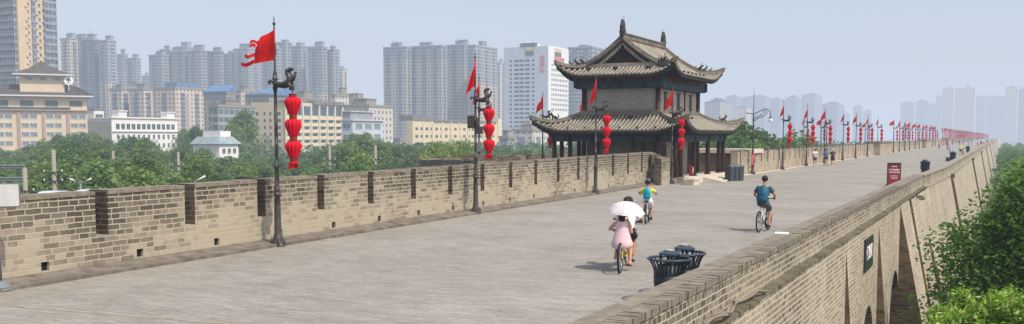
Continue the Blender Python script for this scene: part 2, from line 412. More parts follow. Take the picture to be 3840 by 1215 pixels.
# ------------------------------------------------------------------ battlements
def battlement(name, label, A, B, h0, h1, slots, holes, mats, T=.55, slot_w=.36, slot_z=.78, hole=(.2, .17, .36), low_slots=False, ybase=-.02, kerb=None, jitter=True):
    A = Vector((A[0], A[1], 0)); B = Vector((B[0], B[1], 0)); L = (B-A).length
    d = (B-A).normalized(); rz = math.atan2(-d.x, d.y)
    t = thing(name, label, 'wall', A, rz)
    top = lambda y: h0+(h1-h0)*y/L
    w = MB(); ct = MB(); sl = MB()
    wdt, hz0, hz1 = hole
    def seg(mb, y0, y1, za, zb, top_a=None, top_b=None):
        if y1-y0 < 1e-3: return
        ta = zb if top_a is None else top_a; tb = zb if top_b is None else top_b
        mb.hexa([(-T, y0, za), (0, y0, za), (0, y1, za), (-T, y1, za), (-T, y0, ta), (0, y0, ta), (0, y1, tb), (-T, y1, tb)])
    seg(w, 0, L, ybase, hz0)
    ys = 0.0
    for y in sorted(holes):
        seg(w, ys, y-wdt/2, hz0, hz1); ys = y+wdt/2
        sl.mi = 1; sl.box(-T-.01, -.07, y-wdt/2, y+wdt/2, hz0, hz1); sl.mi = 0  # black plug paints the shade inside the drain hole
    seg(w, ys, L, hz0, hz1); seg(w, 0, L, hz1, slot_z)
    ys = 0.0; CH = .085
    def merlon(y0, y1):
        if y1-y0 < .05: return
        seg(w, y0, y1, slot_z, 0, top(y0)-CH, top(y1)-CH)
        y = y0
        while y < y1-.02:
            bl = min(RND.choice((.42, .42, .21, .42)), y1-y)
            jz = RND.uniform(-.008, .01) if jitter else 0; jx = RND.uniform(-.006, .014) if jitter else 0
            if jitter or True:
                za = top(y)-CH; ct.box(-T-.02-jx, .012+jx, y+.004, y+bl-.004, za, za+CH+jz)
            y += bl if jitter else max(bl, y1-y)
        # jambs, slot shade and stain put into their colour, 3 mm proud of the brick
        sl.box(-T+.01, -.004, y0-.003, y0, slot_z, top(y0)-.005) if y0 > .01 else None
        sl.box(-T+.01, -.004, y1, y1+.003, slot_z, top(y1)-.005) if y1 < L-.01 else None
    for y in sorted(slots):
        merlon(ys, y-slot_w/2); ys = y+slot_w/2
    merlon(ys, L)
    w.build('brick_wall', mats[0], t); ct.build('coping_course', mats[1], t)
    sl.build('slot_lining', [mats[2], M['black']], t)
    if kerb:
        kb = MB(); y = 0
        while y < L:
            bl = min(RND.uniform(.9, 1.2), L-y)
            j = RND.uniform(-.012, .012)
            kb.hexa([(.002, y+.006, 0.0), (kerb+j, y+.006, 0.0), (kerb+j, y+bl-.006, 0.0), (.002, y+bl-.006, 0.0),
                     (.002, y+.006, .14), (kerb+j, y+.006, .07), (kerb+j, y+bl-.006, .07), (.002, y+bl-.006, .14)]); y += bl
        kb.build('drain_kerb', M['kerb'], t)
    return t
_r = ray(2449, HOR); WA = (-17.72, 8.0); WB = (-19.75, -19.75*_r.y/_r.x)
dW = Vector((WB[0]-WA[0], WB[1]-WA[1])); LW = dW.length; dW.normalize()
def wy(px, py):   # distance along the left battlement of the point seen at px,py
    r = ray(px, py); # solve on plane
    n = Vector((dW.y, -dW.x, 0)); t = (Vector((WA[0], WA[1], 0))-CAM).dot(n)/r.dot(n)
    q = CAM+r*t; return (q.x-WA[0])*dW.x+(q.y-WA[1])*dW.y, q.z
first = wy(364, 740)[0]
last = wy(2405, 590)[0]
sp_ = (last-first)/15.0
slots = [first+.17-.05+sp_*i for i in range(-3, 16)]
slots = [s for s in slots if 0 < s < LW-.5]
h0_ = wy(170, 1005)[0]; h1_ = wy(1813, 764)[0]; sph = (h1_-h0_)/8.0
holes = [h0_+sph*i for i in range(-2, 17)]; holes = [h for h in holes if .3 < h < LW-.4]
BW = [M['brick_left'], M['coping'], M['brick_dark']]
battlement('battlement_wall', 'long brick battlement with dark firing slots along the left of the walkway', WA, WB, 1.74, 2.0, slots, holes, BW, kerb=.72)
# dark water stains are part of the brick material; the short return wall drops towards the lantern pole
_r = ray(2513, HOR); E1 = (-18.1, -18.1*_r.y/_r.x)
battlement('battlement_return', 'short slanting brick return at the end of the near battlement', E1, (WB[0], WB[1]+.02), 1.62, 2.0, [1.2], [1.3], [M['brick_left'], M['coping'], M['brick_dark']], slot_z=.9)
# far battlement
FA = (-17.85, 75.2); FB = (-18.2, 2500.0)
fs = [0.8+2.5*i for i in range(0, 170)]
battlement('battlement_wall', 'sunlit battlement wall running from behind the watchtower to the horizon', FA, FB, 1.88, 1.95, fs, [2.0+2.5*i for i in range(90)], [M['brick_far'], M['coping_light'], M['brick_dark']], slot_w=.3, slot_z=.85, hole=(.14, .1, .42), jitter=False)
b = MB(); b.box(-17.72, -17.5, 75.2, 500, 0, .03)
struct(b.build('gutter', M['pale_stone']))

# guard walls of the bastion
t = thing('bastion_parapet', 'distant outer parapet of the bastion with small dark openings left of the watchtower', 'wall')
b = MB(); s = MB()
y = 51.0
while y < 84:
    y1 = min(y+2.1, 84)
    b.box(-31.45, -31.0, y, y1, 0, 1.62); s.box(-31.4, -31.05, y1, y1+.45, 0, 1.66); y = y1+.45
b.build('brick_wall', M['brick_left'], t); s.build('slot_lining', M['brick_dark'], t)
t = thing('bastion_side_wall', 'skewed side wall of the bastion capped with dark slabs behind the near battlement', 'wall')
b = MB(); b.hexa([(-31, 50.6, 0), (-20.4, 38.2, 0), (-20.2, 38.7, 0), (-31, 51.2, 0), (-31, 50.6, 1.6), (-20.4, 38.2, 1.95), (-20.2, 38.7, 1.95), (-31, 51.2, 1.6)])
b.build('brick_wall', M['brick_left'], t)
for (pa, pb, zt, nm) in (((1728, 612), (1842, 612), 2.12, 'cap_slab'), ((1873, 612), (1936, 610), 2.05, 'cap_slab')):
    c = MB(); A_ = onY(pa[0], pa[1], 40.3); B_ = onY(pb[0], pb[1], 41.5)
    c.hexa([(A_.x, A_.y, zt-.3), (B_.x, B_.y, zt-.3), (B_.x, B_.y+.5, zt-.3), (A_.x, A_.y+.5, zt-.3), (A_.x, A_.y, zt), (B_.x, B_.y, zt), (B_.x, B_.y+.5, zt), (A_.x, A_.y+.5, zt)])
    c.build(nm, M['brick_dark'], t)
t = thing('return_wall', 'brown brick return wall with thick pale coping to the right of the watchtower', 'wall')
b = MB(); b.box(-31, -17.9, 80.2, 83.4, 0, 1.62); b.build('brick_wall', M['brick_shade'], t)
b = MB(); b.box(-31, -17.72, 80.0, 83.6, 1.62, 1.95); b.build('coping', M['pale_stone'], t)
# guard huts on the far battlement
for i, (pa, pb, pyt, pyb, lab) in enumerate([(3300, 3341, 532, 576, 'squat brick gate block standing out from the far battlement'),
                                            (3474, 3492, 525, 549, 'small brick gate block much farther along the far battlement'),
                                            (3558, 3568, 519, 535, 'tiny hazy brick gate block near the vanishing battlement')]):
    A_ = G(pa, pyb); B_ = onX(pb, pyb, A_.x+.9)
    t = thing('gate_block', lab, 'hut')
    x1 = -16.9; yA = onX(pa, pyb, x1).y; yB = onX(pb, pyb, x1).y
    b = MB(); b.box(-19, x1, yA, max(yB, yA+4), 0, 1.95); b.build('brick_body', M['brick_far'], t)
    b = MB(); b.box(-19.1, x1+.12, yA-.15, max(yB, yA+4)+.15, 1.95, 2.15); b.build('roof_slab', M['coping'], t)

# ------------------------------------------------------------------ right parapet and outer wall
t = thing('parapet_wall', 'low near parapet with broad dark coping beside the round litter bins', 'wall')
YK = 58.7
b = MB(); b.box(-4.22, -3.78, 4, YK, 0, .8); b.build('brick_wall', M['brick_right'], t)
c = MB(); y = 4.0
while y < YK-.01:      # rowlock course: bricks on edge along the outer rim
    bl = RND.uniform(.095, .125); bl = min(bl, YK-y)
    if y < 45:
        c.box(-3.98, -3.745+RND.uniform(-.012, .012), y+.004, y+bl-.004, .8, .9+RND.uniform(-.006, .01)); y += bl
    else: c.box(-3.98, -3.745, y, YK, .8, .9); y = YK
c.build('rowlock_course', M['coping'], t)
c = MB(); y = 4.0; top_ = []
while y < YK-.01:
    bl = min(RND.choice((2.2, 3.1, 2.6)), YK-y)
    c.box(-4.27, -3.99, y+.004, y+bl-.004, .8, .905+RND.uniform(0, .008)); y += bl
c.build('coping', M['coping'], t)
b = MB(); y = 4.0
while y < YK:
    bl = min(RND.uniform(.35, .45), YK-y)
    jx = RND.uniform(-.02, .012); b.hexa([(-3.775, y, .2), (-3.575+jx, y, .2), (-3.575+jx, y+bl-.008, .2), (-3.775, y+bl-.008, .2), (-3.775, y, .27), (-3.59+jx, y, .25+RND.uniform(-.01, .01)), (-3.59+jx, y+bl-.008, .25), (-3.775, y+bl-.008, .27)]); y += bl
b.build('string_course', basic('mossy_string_course', (.125, .11, .07), .95, var=.3, scale=2.2, bump=.1), t)
t = thing('parapet_wall', 'far parapet receding on the right past the red notice board', 'wall')
YT = YK+16
def taper(mb, xi0, xo0, xi1, xo1, z0, z1):
    mb.hexa([(xi0, YK+.002, z0), (xo0, YK+.002, z0), (xo1, YT, z0), (xi1, YT, z0), (xi0, YK+.002, z1), (xo0, YK+.002, z1), (xo1, YT, z1), (xi1, YT, z1)])
    mb.box(xi1, xo1, YT, 2500, z0, z1)
b = MB(); taper(b, -4.1, -3.74, -3.82, -3.36, 0, .8); b.build('brick_wall', M['brick_right'], t)
b = MB(); taper(b, -4.15, -3.7, -3.87, -3.31, .8, .88); b.build('coping', M['coping_light'], t)
b = MB(); taper(b, -3.8, -3.5, -3.5, -3.14, .16, .25); b.build('string_course', M['coping_light'], t)
# chevron brick joint where the two parapets meet

# vertical gate wall with arches, plaque and battered piers
t = thing('gate_wall', 'tall sunlit gate wall with arched openings below the near parapet', 'wall')
XF = -3.6; YE = 43.3
arches = []   # (centre y, half width, crown z, springing z)
def addarch(pxl, pxr, pyc, pxc):
    yl = onX(pxl, 1100, XF).y; yr = onX(pxr, 1100, XF).y; q = onX(pxc, pyc, XF)
    arches.append(((yl+yr)/2, (yr-yl)/2, q.z))
addarch(3338, 3369, 1023, 3350)
addarch(3236, 3277, 1145, 3258)
w = MB()
# wall panels: split at the arches, arch heads as polygon fans
def wallstrip(y0, y1, z0, z1):
    w.quad((XF, y0, z0), (XF, y1, z0), (XF, y1, z1), (XF, y0, z1))
ys = 4.0
for (yc, hw, zc) in sorted(arches):
    wallstrip(ys, yc-hw, -12, .2)
    sz = zc-hw*1.05; n = 12; pts = []
    for i in range(n+1):
        a = PI*i/n; pts.append((XF, yc-hw*math.cos(a), sz+hw*1.05*math.sin(a)))
    for i in range(n):
        p, q = pts[i], pts[i+1]
        w.quad(p, q, (XF, q[1], .2), (XF, p[1], .2))
        w.quad((XF-2.5, p[1], p[2]), (XF-2.5, q[1], q[2]), q, p)
    w.quad((XF, yc+hw, -12), (XF, yc+hw, sz), (XF-2.5, yc+hw, sz), (XF-2.5, yc+hw, -12))
    w.quad((XF, yc-hw, -12), (XF-2.5, yc-hw, -12), (XF-2.5, yc-hw, sz), (XF, yc-hw, sz))
    ys = yc+hw
wallstrip(ys, YE, -12, .2)
w.quad((XF-2.5, 4, -12), (XF-2.5, YE, -12), (XF-2.5, YE, -.1), (XF-2.5, 4, -.1))
w.quad((XF-2.5, 4, -.1), (XF-2.5, YE, -.1), (XF, YE, .19), (XF, 4, .19))
w.build('brick_wall', M['brick_face'], t)
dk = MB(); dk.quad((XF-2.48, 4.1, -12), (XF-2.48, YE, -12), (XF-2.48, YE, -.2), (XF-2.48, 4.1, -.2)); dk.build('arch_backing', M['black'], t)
for (pxt, pyt, slope, nm) in ((3296, 838, .088, 'pier'), (3174, 935, .075, 'pier')):
    q = onX(pxt, pyt, XF); zt = q.z; yb = q.y; zb = -12
    ex = (zt-zb)*slope
    p = MB(); y2 = yb+.9
    p.mi = 0  # side turned from the sun: shade put into its brick colour
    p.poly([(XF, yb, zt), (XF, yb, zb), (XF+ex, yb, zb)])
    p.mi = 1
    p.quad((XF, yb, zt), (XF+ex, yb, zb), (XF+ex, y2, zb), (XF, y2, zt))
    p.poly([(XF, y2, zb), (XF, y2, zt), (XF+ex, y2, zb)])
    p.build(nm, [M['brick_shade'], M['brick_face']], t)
pq = MB(); a_ = onX(3240, 888, XF).y; b_ = onX(3272, 1000, XF).y; zt_ = onX(3256, 900, XF).z
ya = onX(3239, 950, XF).y; yb2 = onX(3271, 930, XF).y
pq.box(XF, XF+.05, ya, yb2-.15, -1.12, -.12); plaque = pq.build('plaque', M['slate'], t)

# battered city wall
t = thing('city_wall', 'great battered outer face of the brick city wall dropping to the trees on the right', 'wall')
BAT = .2
def batter(mb, x0, y0, y1, z0, mi=(0, 1), cap=True):
    ex = (z0+12)*BAT
    mb.mi = mi[0]; mb.quad((x0, y0, z0), (x0+ex, y0, -12), (x0+ex, y1, -12), (x0, y1, z0))
    mb.mi = mi[1]  # end face takes the second brick, shade put into its colour
    if cap: mb.poly([(x0-.6, y0, z0), (x0-.6, y0, -12), (x0+ex, y0, -12), (x0, y0, z0)])
w = MB(); batter(w, XF, YE, 47.4, .2); batter(w, XF+.1, 47.4, YK+.2, .2)
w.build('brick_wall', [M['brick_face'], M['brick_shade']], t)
w = MB(); w.quad((XF+.1, YK+.2, .2), (XF+.1+12.2*BAT, YK+.2, -12), (-3.2+12.2*BAT, YT, -12), (-3.2, YT, .2)); batter(w, -3.2, YT, 2500, .2, cap=False)
w.mi = 0; w.quad((-19.6, 4, -12), (-19.6, 4, -.05), (-19.6, 2500, -.05), (-19.6, 2500, -12))
w.quad((-19.6, 4, -12), (-3.7, 4, -12), (-3.7, 4, -.05), (-19.6, 4, -.05))
w.build('far_brick_wall', [M['brick_right'], M['brick_shade']], t)
ch = []
for px, py in ((3565, 662), (3645, 606), (3678, 582), (3697, 568), (3711, 559), (3721, 551), (3729, 545), (3735, 541), (3740, 537)):
    ch.append(onX(px, py, -3.16).y)
for yy in ch:
    c = MB(); wd = .42
    e0 = -3.2; ex = 12.0*BAT
    c.hexa([(e0, yy, .0), (e0+.3, yy, .0), (e0+.3, yy+wd, .0), (e0, yy+wd, .0), (e0, yy, .3), (e0+.3, yy, .3), (e0+.3, yy+wd, .3), (e0, yy+wd, .3)])
    for s_ in (0, 1):
        y0 = yy+s_*(wd-.12)
        c.hexa([(e0-.05+ex, y0, -12), (e0+.24+ex, y0, -12), (e0+.24+ex, y0+.12, -12), (e0-.05+ex, y0+.12, -12),
                (e0-.05, y0, .0), (e0+.2, y0, .0), (e0+.2, y0+.12, .0), (e0-.05, y0+.12, .0)])
    c.build('drain_chute', M['brick_dark'], t)  # dark brick paints the shade of a recessed groove
# dark brick ribs standing in for shade on the lower battered face
for (px, py, zt) in ((3488, 850, -1.8), (3580, 960, -4.4)):
    pass
for yy in (52.6,):
    c = MB(); ex0 = (2.0+.2)*BAT; ex = 12.2*BAT
    c.hexa([(XF+.1+ex, yy, -12), (XF+.75+ex, yy, -12), (XF+.6+ex, yy+.9, -12), (XF+.1+ex, yy+.9, -12), (XF+.1+ex0, yy, -2.0), (XF+.13+ex0, yy, -2.0), (XF+.12+ex0, yy+.9, -2.0), (XF+.1+ex0, yy+.9, -2.0)])
    c.build('rib', M['brick_shade'], t)
# drain spouts at the joint
for i in range(2):
    q = onX(3434+i*8, 740+i*6, -3.5)
    c = MB(); c.box(-3.55, -3.2, q.y, q.y+.12, q.z-.05, q.z+.1); c.build('spout', M['coping'], t)

# plaque lettering
def text_obj(name, s, size, loc, rot, mat, parent=None, ext=.006, bold=0.0, vertical=False, align='CENTER'):
    cu = bpy.data.curves.new(name, 'FONT'); cu.body = s; cu.size = size; cu.extrude = ext; cu.offset = bold
    cu.align_x = align; cu.align_y = 'CENTER'; cu.resolution_u = 3
    if vertical: cu.space_line = .95
    cu.materials.append(mat)
    o = bpy.data.objects.new(name, cu); col.objects.link(o); o.parent = parent
    dg = bpy.context.evaluated_depsgraph_get(); me = bpy.data.meshes.new_from_object(o.evaluated_get(dg)); me.materials.clear(); me.materials.append(mat)
    bpy.data.objects.remove(o); o = bpy.data.objects.new(name, me); col.objects.link(o); o.parent = parent
    o.location = loc; o.rotation_euler = rot
    return o
yc_ = (ya+yb2)/2
text_obj('lettering', '\u95e8\u4fed\u5c1a', .46, (XF+.055, yc_-.07, -.62), (PI/2, 0, PI/2), M['white_ink'], plaque, bold=.008)

# ------------------------------------------------------------------ watchtower
TX, TY = -22.85, 67.7
tw = thing('watchtower', 'two-storey Chinese watchtower with upturned grey tiled roofs and dark red columns', 'tower', (TX, TY, 0))
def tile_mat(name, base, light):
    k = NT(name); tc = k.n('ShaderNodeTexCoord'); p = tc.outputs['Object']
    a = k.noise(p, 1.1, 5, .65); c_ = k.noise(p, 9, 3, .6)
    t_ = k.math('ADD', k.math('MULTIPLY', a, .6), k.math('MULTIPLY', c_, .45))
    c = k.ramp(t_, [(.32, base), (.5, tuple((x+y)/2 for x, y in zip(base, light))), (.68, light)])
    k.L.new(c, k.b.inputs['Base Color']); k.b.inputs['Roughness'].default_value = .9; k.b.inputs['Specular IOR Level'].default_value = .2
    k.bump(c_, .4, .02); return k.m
M['tile_roll'] = tile_mat('lichened_roof_tile', (.11, .103, .085), (.37, .343, .275))
M['tile_bed'] = tile_mat('dark_pan_tile', (.05, .046, .038), (.19, .17, .135))  # pan tiles in a darker tone than the rolls
M['ridge'] = tile_mat('roof_ridge_tile', (.06, .055, .048), (.24, .22, .17))
M['beast'] = basic('dark_glazed_ornament', (.06, .058, .05), .7, var=.5, scale=9, bump=.5)
M['timber_dark'] = basic('dark_rafter', (.03, .036, .035), .8, var=.4)
M['beam_blue'] = basic('painted_beam', (.022, .048, .066), .6, var=.6, scale=3)
M['beam_red'] = basic('painted_red_panel', (.16, .028, .022), .6, var=.5, scale=3)
M['plaster'] = brick_mat('grey_storey_brick', (.22, .212, .18), (.32, .31, .262), (.37, .358, .305), (.33, .318, .27), bw=.3, bh=.08, gap=.008, stain=.25, bias=.1)
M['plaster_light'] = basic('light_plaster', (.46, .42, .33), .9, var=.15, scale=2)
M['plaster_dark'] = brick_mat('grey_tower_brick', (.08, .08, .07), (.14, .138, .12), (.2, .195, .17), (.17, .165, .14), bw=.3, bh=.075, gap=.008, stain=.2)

def hiproof(name, hx, hy, ze, rise, D, liftc, out, dmaxf, step=.27, a0f=.5, cv=.5):
    """45-degree hipped roof: sides +-x (length 2hy) and +-y (length 2hx)"""
    def prof(d): q = min(max(d/D, 0), 1); return ze+rise*(cv*q+(1-cv)*q*q)
    def pt(side, a, d, dz=0.0):
        L = hy if side in (0, 2) else hx
        k_ = max(0.0, (abs(a)-a0f*L)/(L*(1-a0f)))
        fade = max(0.0, 1-d/(D*.9))
        f = k_**2.6*fade
        z = prof(d)+liftc*f+dz; o_ = out*f
        e = (hx if side in (0, 2) else hy)-d+o_
        aa = a*(1+out*f/L)
        if side == 0: return Vector((e, aa, z))
        if side == 1: return Vector((-aa, e, z))
        if side == 2: return Vector((-e, -aa, z))
        return Vector((aa, -e, z))
    bed = MB(); rol = MB(); caps = MB(); und = MB()
    for side in range(4):
        L = hy if side in (0, 2) else hx
        nA = int(2*L/.25)
        nD = 8
        for i in range(nA):
            a = -L+2*L*i/nA; a2 = -L+2*L*(i+1)/nA
            d1 = min(dmaxf(side), L-abs(a)); d2 = min(dmaxf(side), L-abs(a2))
            if side in (0, 2) and callable(dmaxf): pass
            for j in range(nD):
                u0, u1 = j/nD, (j+1)/nD
                d1f = dm(side, a, L); d2f = dm(side, a2, L)
                bed.quad(pt(side, a, d1f*u0), pt(side, a2, d2f*u0), pt(side, a2, d2f*u1), pt(side, a, d1f*u1))
            # soffit
            bed_z = -.22
            p1_, p2_ = pt(side, a, 0), pt(side, a2, 0)
            i1, i2 = pt(side, a, min(1.3, dm(side, a, L)), -.3), pt(side, a2, min(1.3, dm(side, a2, L)), -.3)
            und.quad(p1_+Vector((0, 0, -.16)), p2_+Vector((0, 0, -.16)), i2, i1)
            und.quad(p1_, p1_+Vector((0, 0, -.16)), p2_+Vector((0, 0, -.16)), p2_)
        nr = int(2*L/step)
        for i in range(nr+1):
            a = -L+.08+(2*L-.16)*i/nr
            dmx = dm(side, a, L)
            if dmx < .15: dmx = .15
            ns = max(2, int(dmx/.35))
            path = [pt(side, a, dmx*q/ns-(.05 if q == 0 else 0), .05) for q in range(ns+1)]
            rol.sweep(path, .075, n=6)
            e = path[0]; nn = (path[0]-path[1]).normalized()
            rol.mi = 1; rol.sweep([e+nn*.0, e+nn*.03], .085, n=8); rol.mi = 0
            # rafter below
            q0 = pt(side, a, .06, -.22); q1 = pt(side, a, min(.9, max(dmx, .2)), -.3)
            und.sweep([q0, q1], .05, n=5)
    return bed, rol, caps, und, pt, prof

# lower roof
def dm_low(side, a, L): return max(.02, min(2.72, L-abs(a)))
dm = dm_low
bed, rol, caps, und, ptL, profL = hiproof('lower', 5.2, 7.25, 3.32, 1.22, 2.72, .74, .1, lambda s: 2.72)
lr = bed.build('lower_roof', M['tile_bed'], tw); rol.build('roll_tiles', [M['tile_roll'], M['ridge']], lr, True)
und.build('eave_rafters', M['timber_dark'], lr)
def ridge_line(pts, r, parent, name='ridge', seg_w=.09):
    m = MB(); m.sweep([p+Vector((0, 0, r*.9)) for p in pts], [(seg_w, r)]*len(pts), n=8, xdir=None)
    m.sweep([p+Vector((0, 0, r*2.0)) for p in pts], seg_w*.8, n=6)
    return m.build(name, M['ridge'], parent, True)
def beast(parent, loc, s, rz, name='roof_beast', kind=0):
    m = MB()
    if kind == 0:      # crouching figure with raised tail and horns
        m.sweep([(-.32*s, 0, 0), (-.15*s, 0, .16*s), (.1*s, 0, .22*s), (.25*s, 0, .42*s), (.42*s, 0, .5*s)], [.06*s, .13*s, .12*s, .1*s, .05*s], n=7)
        m.sweep([(-.3*s, 0, .02*s), (-.42*s, 0, .3*s), (-.3*s, 0, .5*s)], [.05*s, .05*s, .02*s], n=5)
        m.sweep([(.27*s, .04*s, .5*s), (.16*s, .06*s, .72*s), (.28*s, .07*s, .8*s)], [.03*s, .022*s, .01*s], n=4)
        for yy in (-.08, .08): m.sweep([(.12*s, yy*s, .18*s), (.2*s, yy*s, -.04*s)], [.05*s, .035*s], n=5); m.sweep([(-.2*s, yy*s, .14*s), (-.16*s, yy*s, -.05*s)], [.06*s, .035*s], n=5)
    else:              # ridge-end dragon: tall curled fin
        m.prism([(-.26*s, -.15*s, -.1*s), (.28*s, -.15*s, -.1*s), (.3*s, -.15*s, .3*s), (.2*s, -.15*s, .5*s), (-.2*s, -.15*s, .6*s), (-.3*s, -.15*s, .3*s)], (0, .3*s, 0))
        m.sweep([(.1*s, 0, .4*s), (.2*s, 0, .7*s), (.1*s, 0, .95*s), (.16*s, 0, 1.2*s)], [.2*s, .16*s, .13*s, .05*s], n=8)
        m.sweep([(-.12*s, 0, .4*s), (-.22*s, 0, .75*s), (-.16*s, 0, 1.0*s), (-.26*s, 0, 1.15*s)], [.18*s, .14*s, .1*s, .03*s], n=8)
        m.ball((-.2*s, 0, .2*s), (.2*s, .22*s, .2*s), 8, 5); m.ball((.14*s, 0, .25*s), (.2*s, .24*s, .22*s), 8, 5)
        m.sweep([(-.2*s, 0, 1.05*s), (-.3*s, 0, 1.3*s), (-.15*s, 0, 1.42*s)], .015*s, n=4)
    o = m.build(name, M['beast'], parent, False); o.location = loc; o.rotation_euler = (0, 0, rz)
    return o
for sx, sy in ((1, -1), (1, 1), (-1, 1), (-1, -1)):
    pts = []
    for i in range(13):
        d = -.12+2.82*i/12
        side = 0 if sx > 0 else 2
        a = (7.25-max(d, 0))*(sy if side == 0 else -sy)
        pts.append(ptL(side, a, d))
    ridge_line(pts, .13, lr, 'hip_ridge')
    az = math.atan2(sy, sx)
    beast(lr, pts[5]+Vector((0, 0, .3)), .8, az)
    beast(lr, pts[3]+Vector((0, 0, .22)), .32, az); beast(lr, pts[0]+Vector((0, 0, .14)), .26, az)
# ridge band where lower roof meets the upper storey
m = MB()
m.box(-2.75, 2.75, -4.95, -4.7, 4.38, 4.72); m.box(-2.75, 2.75, 4.7, 4.95, 4.38, 4.72)
m.box(2.5, 2.75, -4.7, 4.7, 4.38, 4.72); m.box(-2.75, -2.5, -4.7, 4.7, 4.38, 4.72)
m.build('base_ridge', M['ridge'], tw)
# small lamps (box floodlights) sitting on the roofs
def flood(parent, loc, rz, s=.2):
    m = MB(); m.obox(Matrix.Rotation(rz, 4, 'Z') @ Matrix.Rotation(.5, 4, 'X'), -s, s, -s*.5, s*.5, 0, s*1.1)
    o = m.build('floodlight', M['iron'], parent); o.location = loc
for i in range(5):
    flood(lr, ptL(0, -2.4+i*.85, 2.0, .08), PI/2, .14)
for a in (-3.4, -1.6, 0.9): flood(lr, ptL(3, a, 2.0, .08), 0, .17)
for a in (-4.0, -2.8, -1.6, -.4, .8, 2.0, 3.2):
    m = MB(); m.ball((0, 0, 0), .085, 8, 5); o = m.build('eave_finial', M['beast'], lr); o.location = ptL(3, a, .12, .2)

# upper roof: hip-and-gable
UH, UV, UD = 4.0, 5.95, 4.0; UG = 1.5          # gable wall stands UG in from the eave
def dm_up(side, a, L):
    if side in (0, 2):
        if abs(a) > UV-UG: return max(.02, UV-abs(a))
        return UD
    return max(.02, min(UG+.05, L-abs(a)))
dm = dm_up
bed, rol, caps, und, ptU, profU = hiproof('upper', UH, UV, 6.98, 2.42, UD, .78, .1, lambda s: 4.1, cv=.42)
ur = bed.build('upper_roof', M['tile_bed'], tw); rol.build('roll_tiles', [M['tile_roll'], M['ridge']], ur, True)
und.build('eave_rafters', M['timber_dark'], ur)
ZR = profU(UD)
gy = UV-UG
m = MB(); m.box(-.13, .13, -gy-.05, gy+.05, ZR-.1, ZR+.38); m.box(-.18, .18, -gy-.05, gy+.05, ZR+.38, ZR+.46); m.box(-.17, .17, -gy-.05, gy+.05, ZR+.08, ZR+.13)
m.build('main_ridge', M['ridge'], ur)
for s_, rz in ((-1, -PI/2), (1, PI/2)):
    beast(ur, Vector((0, s_*(gy-.02), ZR+.3)), .88, rz, 'ridge_dragon', 1)
for sy in (-1, 1):
    for sx in (-1, 1):
        pts = []; side = 0 if sx > 0 else 2
        for i in range(11):
            d = UD-(UD-UG+.25)*i/10
            a = (gy+.02)*(sy if side == 0 else -sy)
            p = ptU(side, a, d); pts.append(p)
        ridge_line(pts, .15, ur, 'gable_ridge', .12)
        az = math.atan2(0, sx)
        beast(ur, pts[4]+Vector((0, 0, .3)), .22, az)
        beast(ur, pts[-1]+Vector((0, 0, .28)), .75, az)
        pts = []
        for i in range(11):
            d = -.12+(UG+.12)*i/10
            a = (UV-max(d, 0))*(sy if side == 0 else -sy)
            pts.append(ptU(side, a, d))
        ridge_line(pts, .12, ur, 'hip_ridge')
        az = math.atan2(sy, sx)
        for q, s2 in ((9, .6), (7, .7), (5, .45)): beast(ur, pts[q]+Vector((0, 0, .25)), s2, az)
        beast(ur, pts[0]+Vector((0, 0, .12)), .25, az)
    # gable board, bargeboards and skirting ridge
    yb = sy*(gy-.25)
    prof_pts = []
    N = 12
    for i in range(N+1):
        d = UG+(UD-UG)*i/N; prof_pts.append((UH-d, profU(d)-.12))
    L_ = [(-x, z) for x, z in prof_pts] + [(x, z) for x, z in reversed(prof_pts[:-1])]
    pts3 = [(x, yb, z) for x, z in L_]
    m = MB(); m.prism(pts3 if sy > 0 else pts3[::-1], (0, .06*(-sy), 0)); m.build('gable_board', basic('gable_red_board', (.045, .02, .02), .8, var=.4, scale=3), tw)
    for sx in (-1, 1):
        m = MB()      # bargeboard (dark) and toothed tile fringe (pale)
        P_ = [Vector((sx*x, sy*(gy-.02), z-.02)) for x, z in prof_pts]
        m.sweep([p+Vector((0, 0, -.1)) for p in P_], [(.05, .1)]*len(P_), n=6, xdir=(0, 1, 0))
        m.build('bargeboard', M['ridge'], tw)
        f = MB()
        for i in range(15):
            q = i/14.0*(len(P_)-1); j = min(int(q), len(P_)-2); pp = P_[j].lerp(P_[j+1], q-j)
            f.box(pp.x-.06, pp.x+.06, pp.y-.05, pp.y+.07, pp.z-.29, pp.z-.16)
        f.sweep([p+Vector((0, sy*.05, -.15)) for p in P_], .04, n=6)
        f.build('tile_fringe', M['tile_roll'], tw)
    m = MB(); zg = profU(UG); m.box(-(UH-UG)+.1, (UH-UG)-.1, sy*(gy)-.12, sy*(gy)+.12, zg-.05, zg+.2); m.box(-(UH-UG)+.15, (UH-UG)-.15, sy*gy-.06, sy*gy+.06, zg+.2, zg+.3)
    m.build('skirting_ridge', M['tile_roll'], tw)
    m = MB(); x_ = .8
    m.sweep([(-x_, yb+sy*.03, zg+.45), (0, yb+sy*.03, zg+.98), (x_, yb+sy*.03, zg+.45)], .06, n=5); m.build('gable_strut', M['timber_dark'], tw)
for i in range(6): flood(ur, ptU(0, -1.2+i*1.0, .75, .1), PI/2, .12)
for a in (-2.2, -.3, 2.0): flood(ur, ptU(3, a, 1.0, .1), 0, .16)

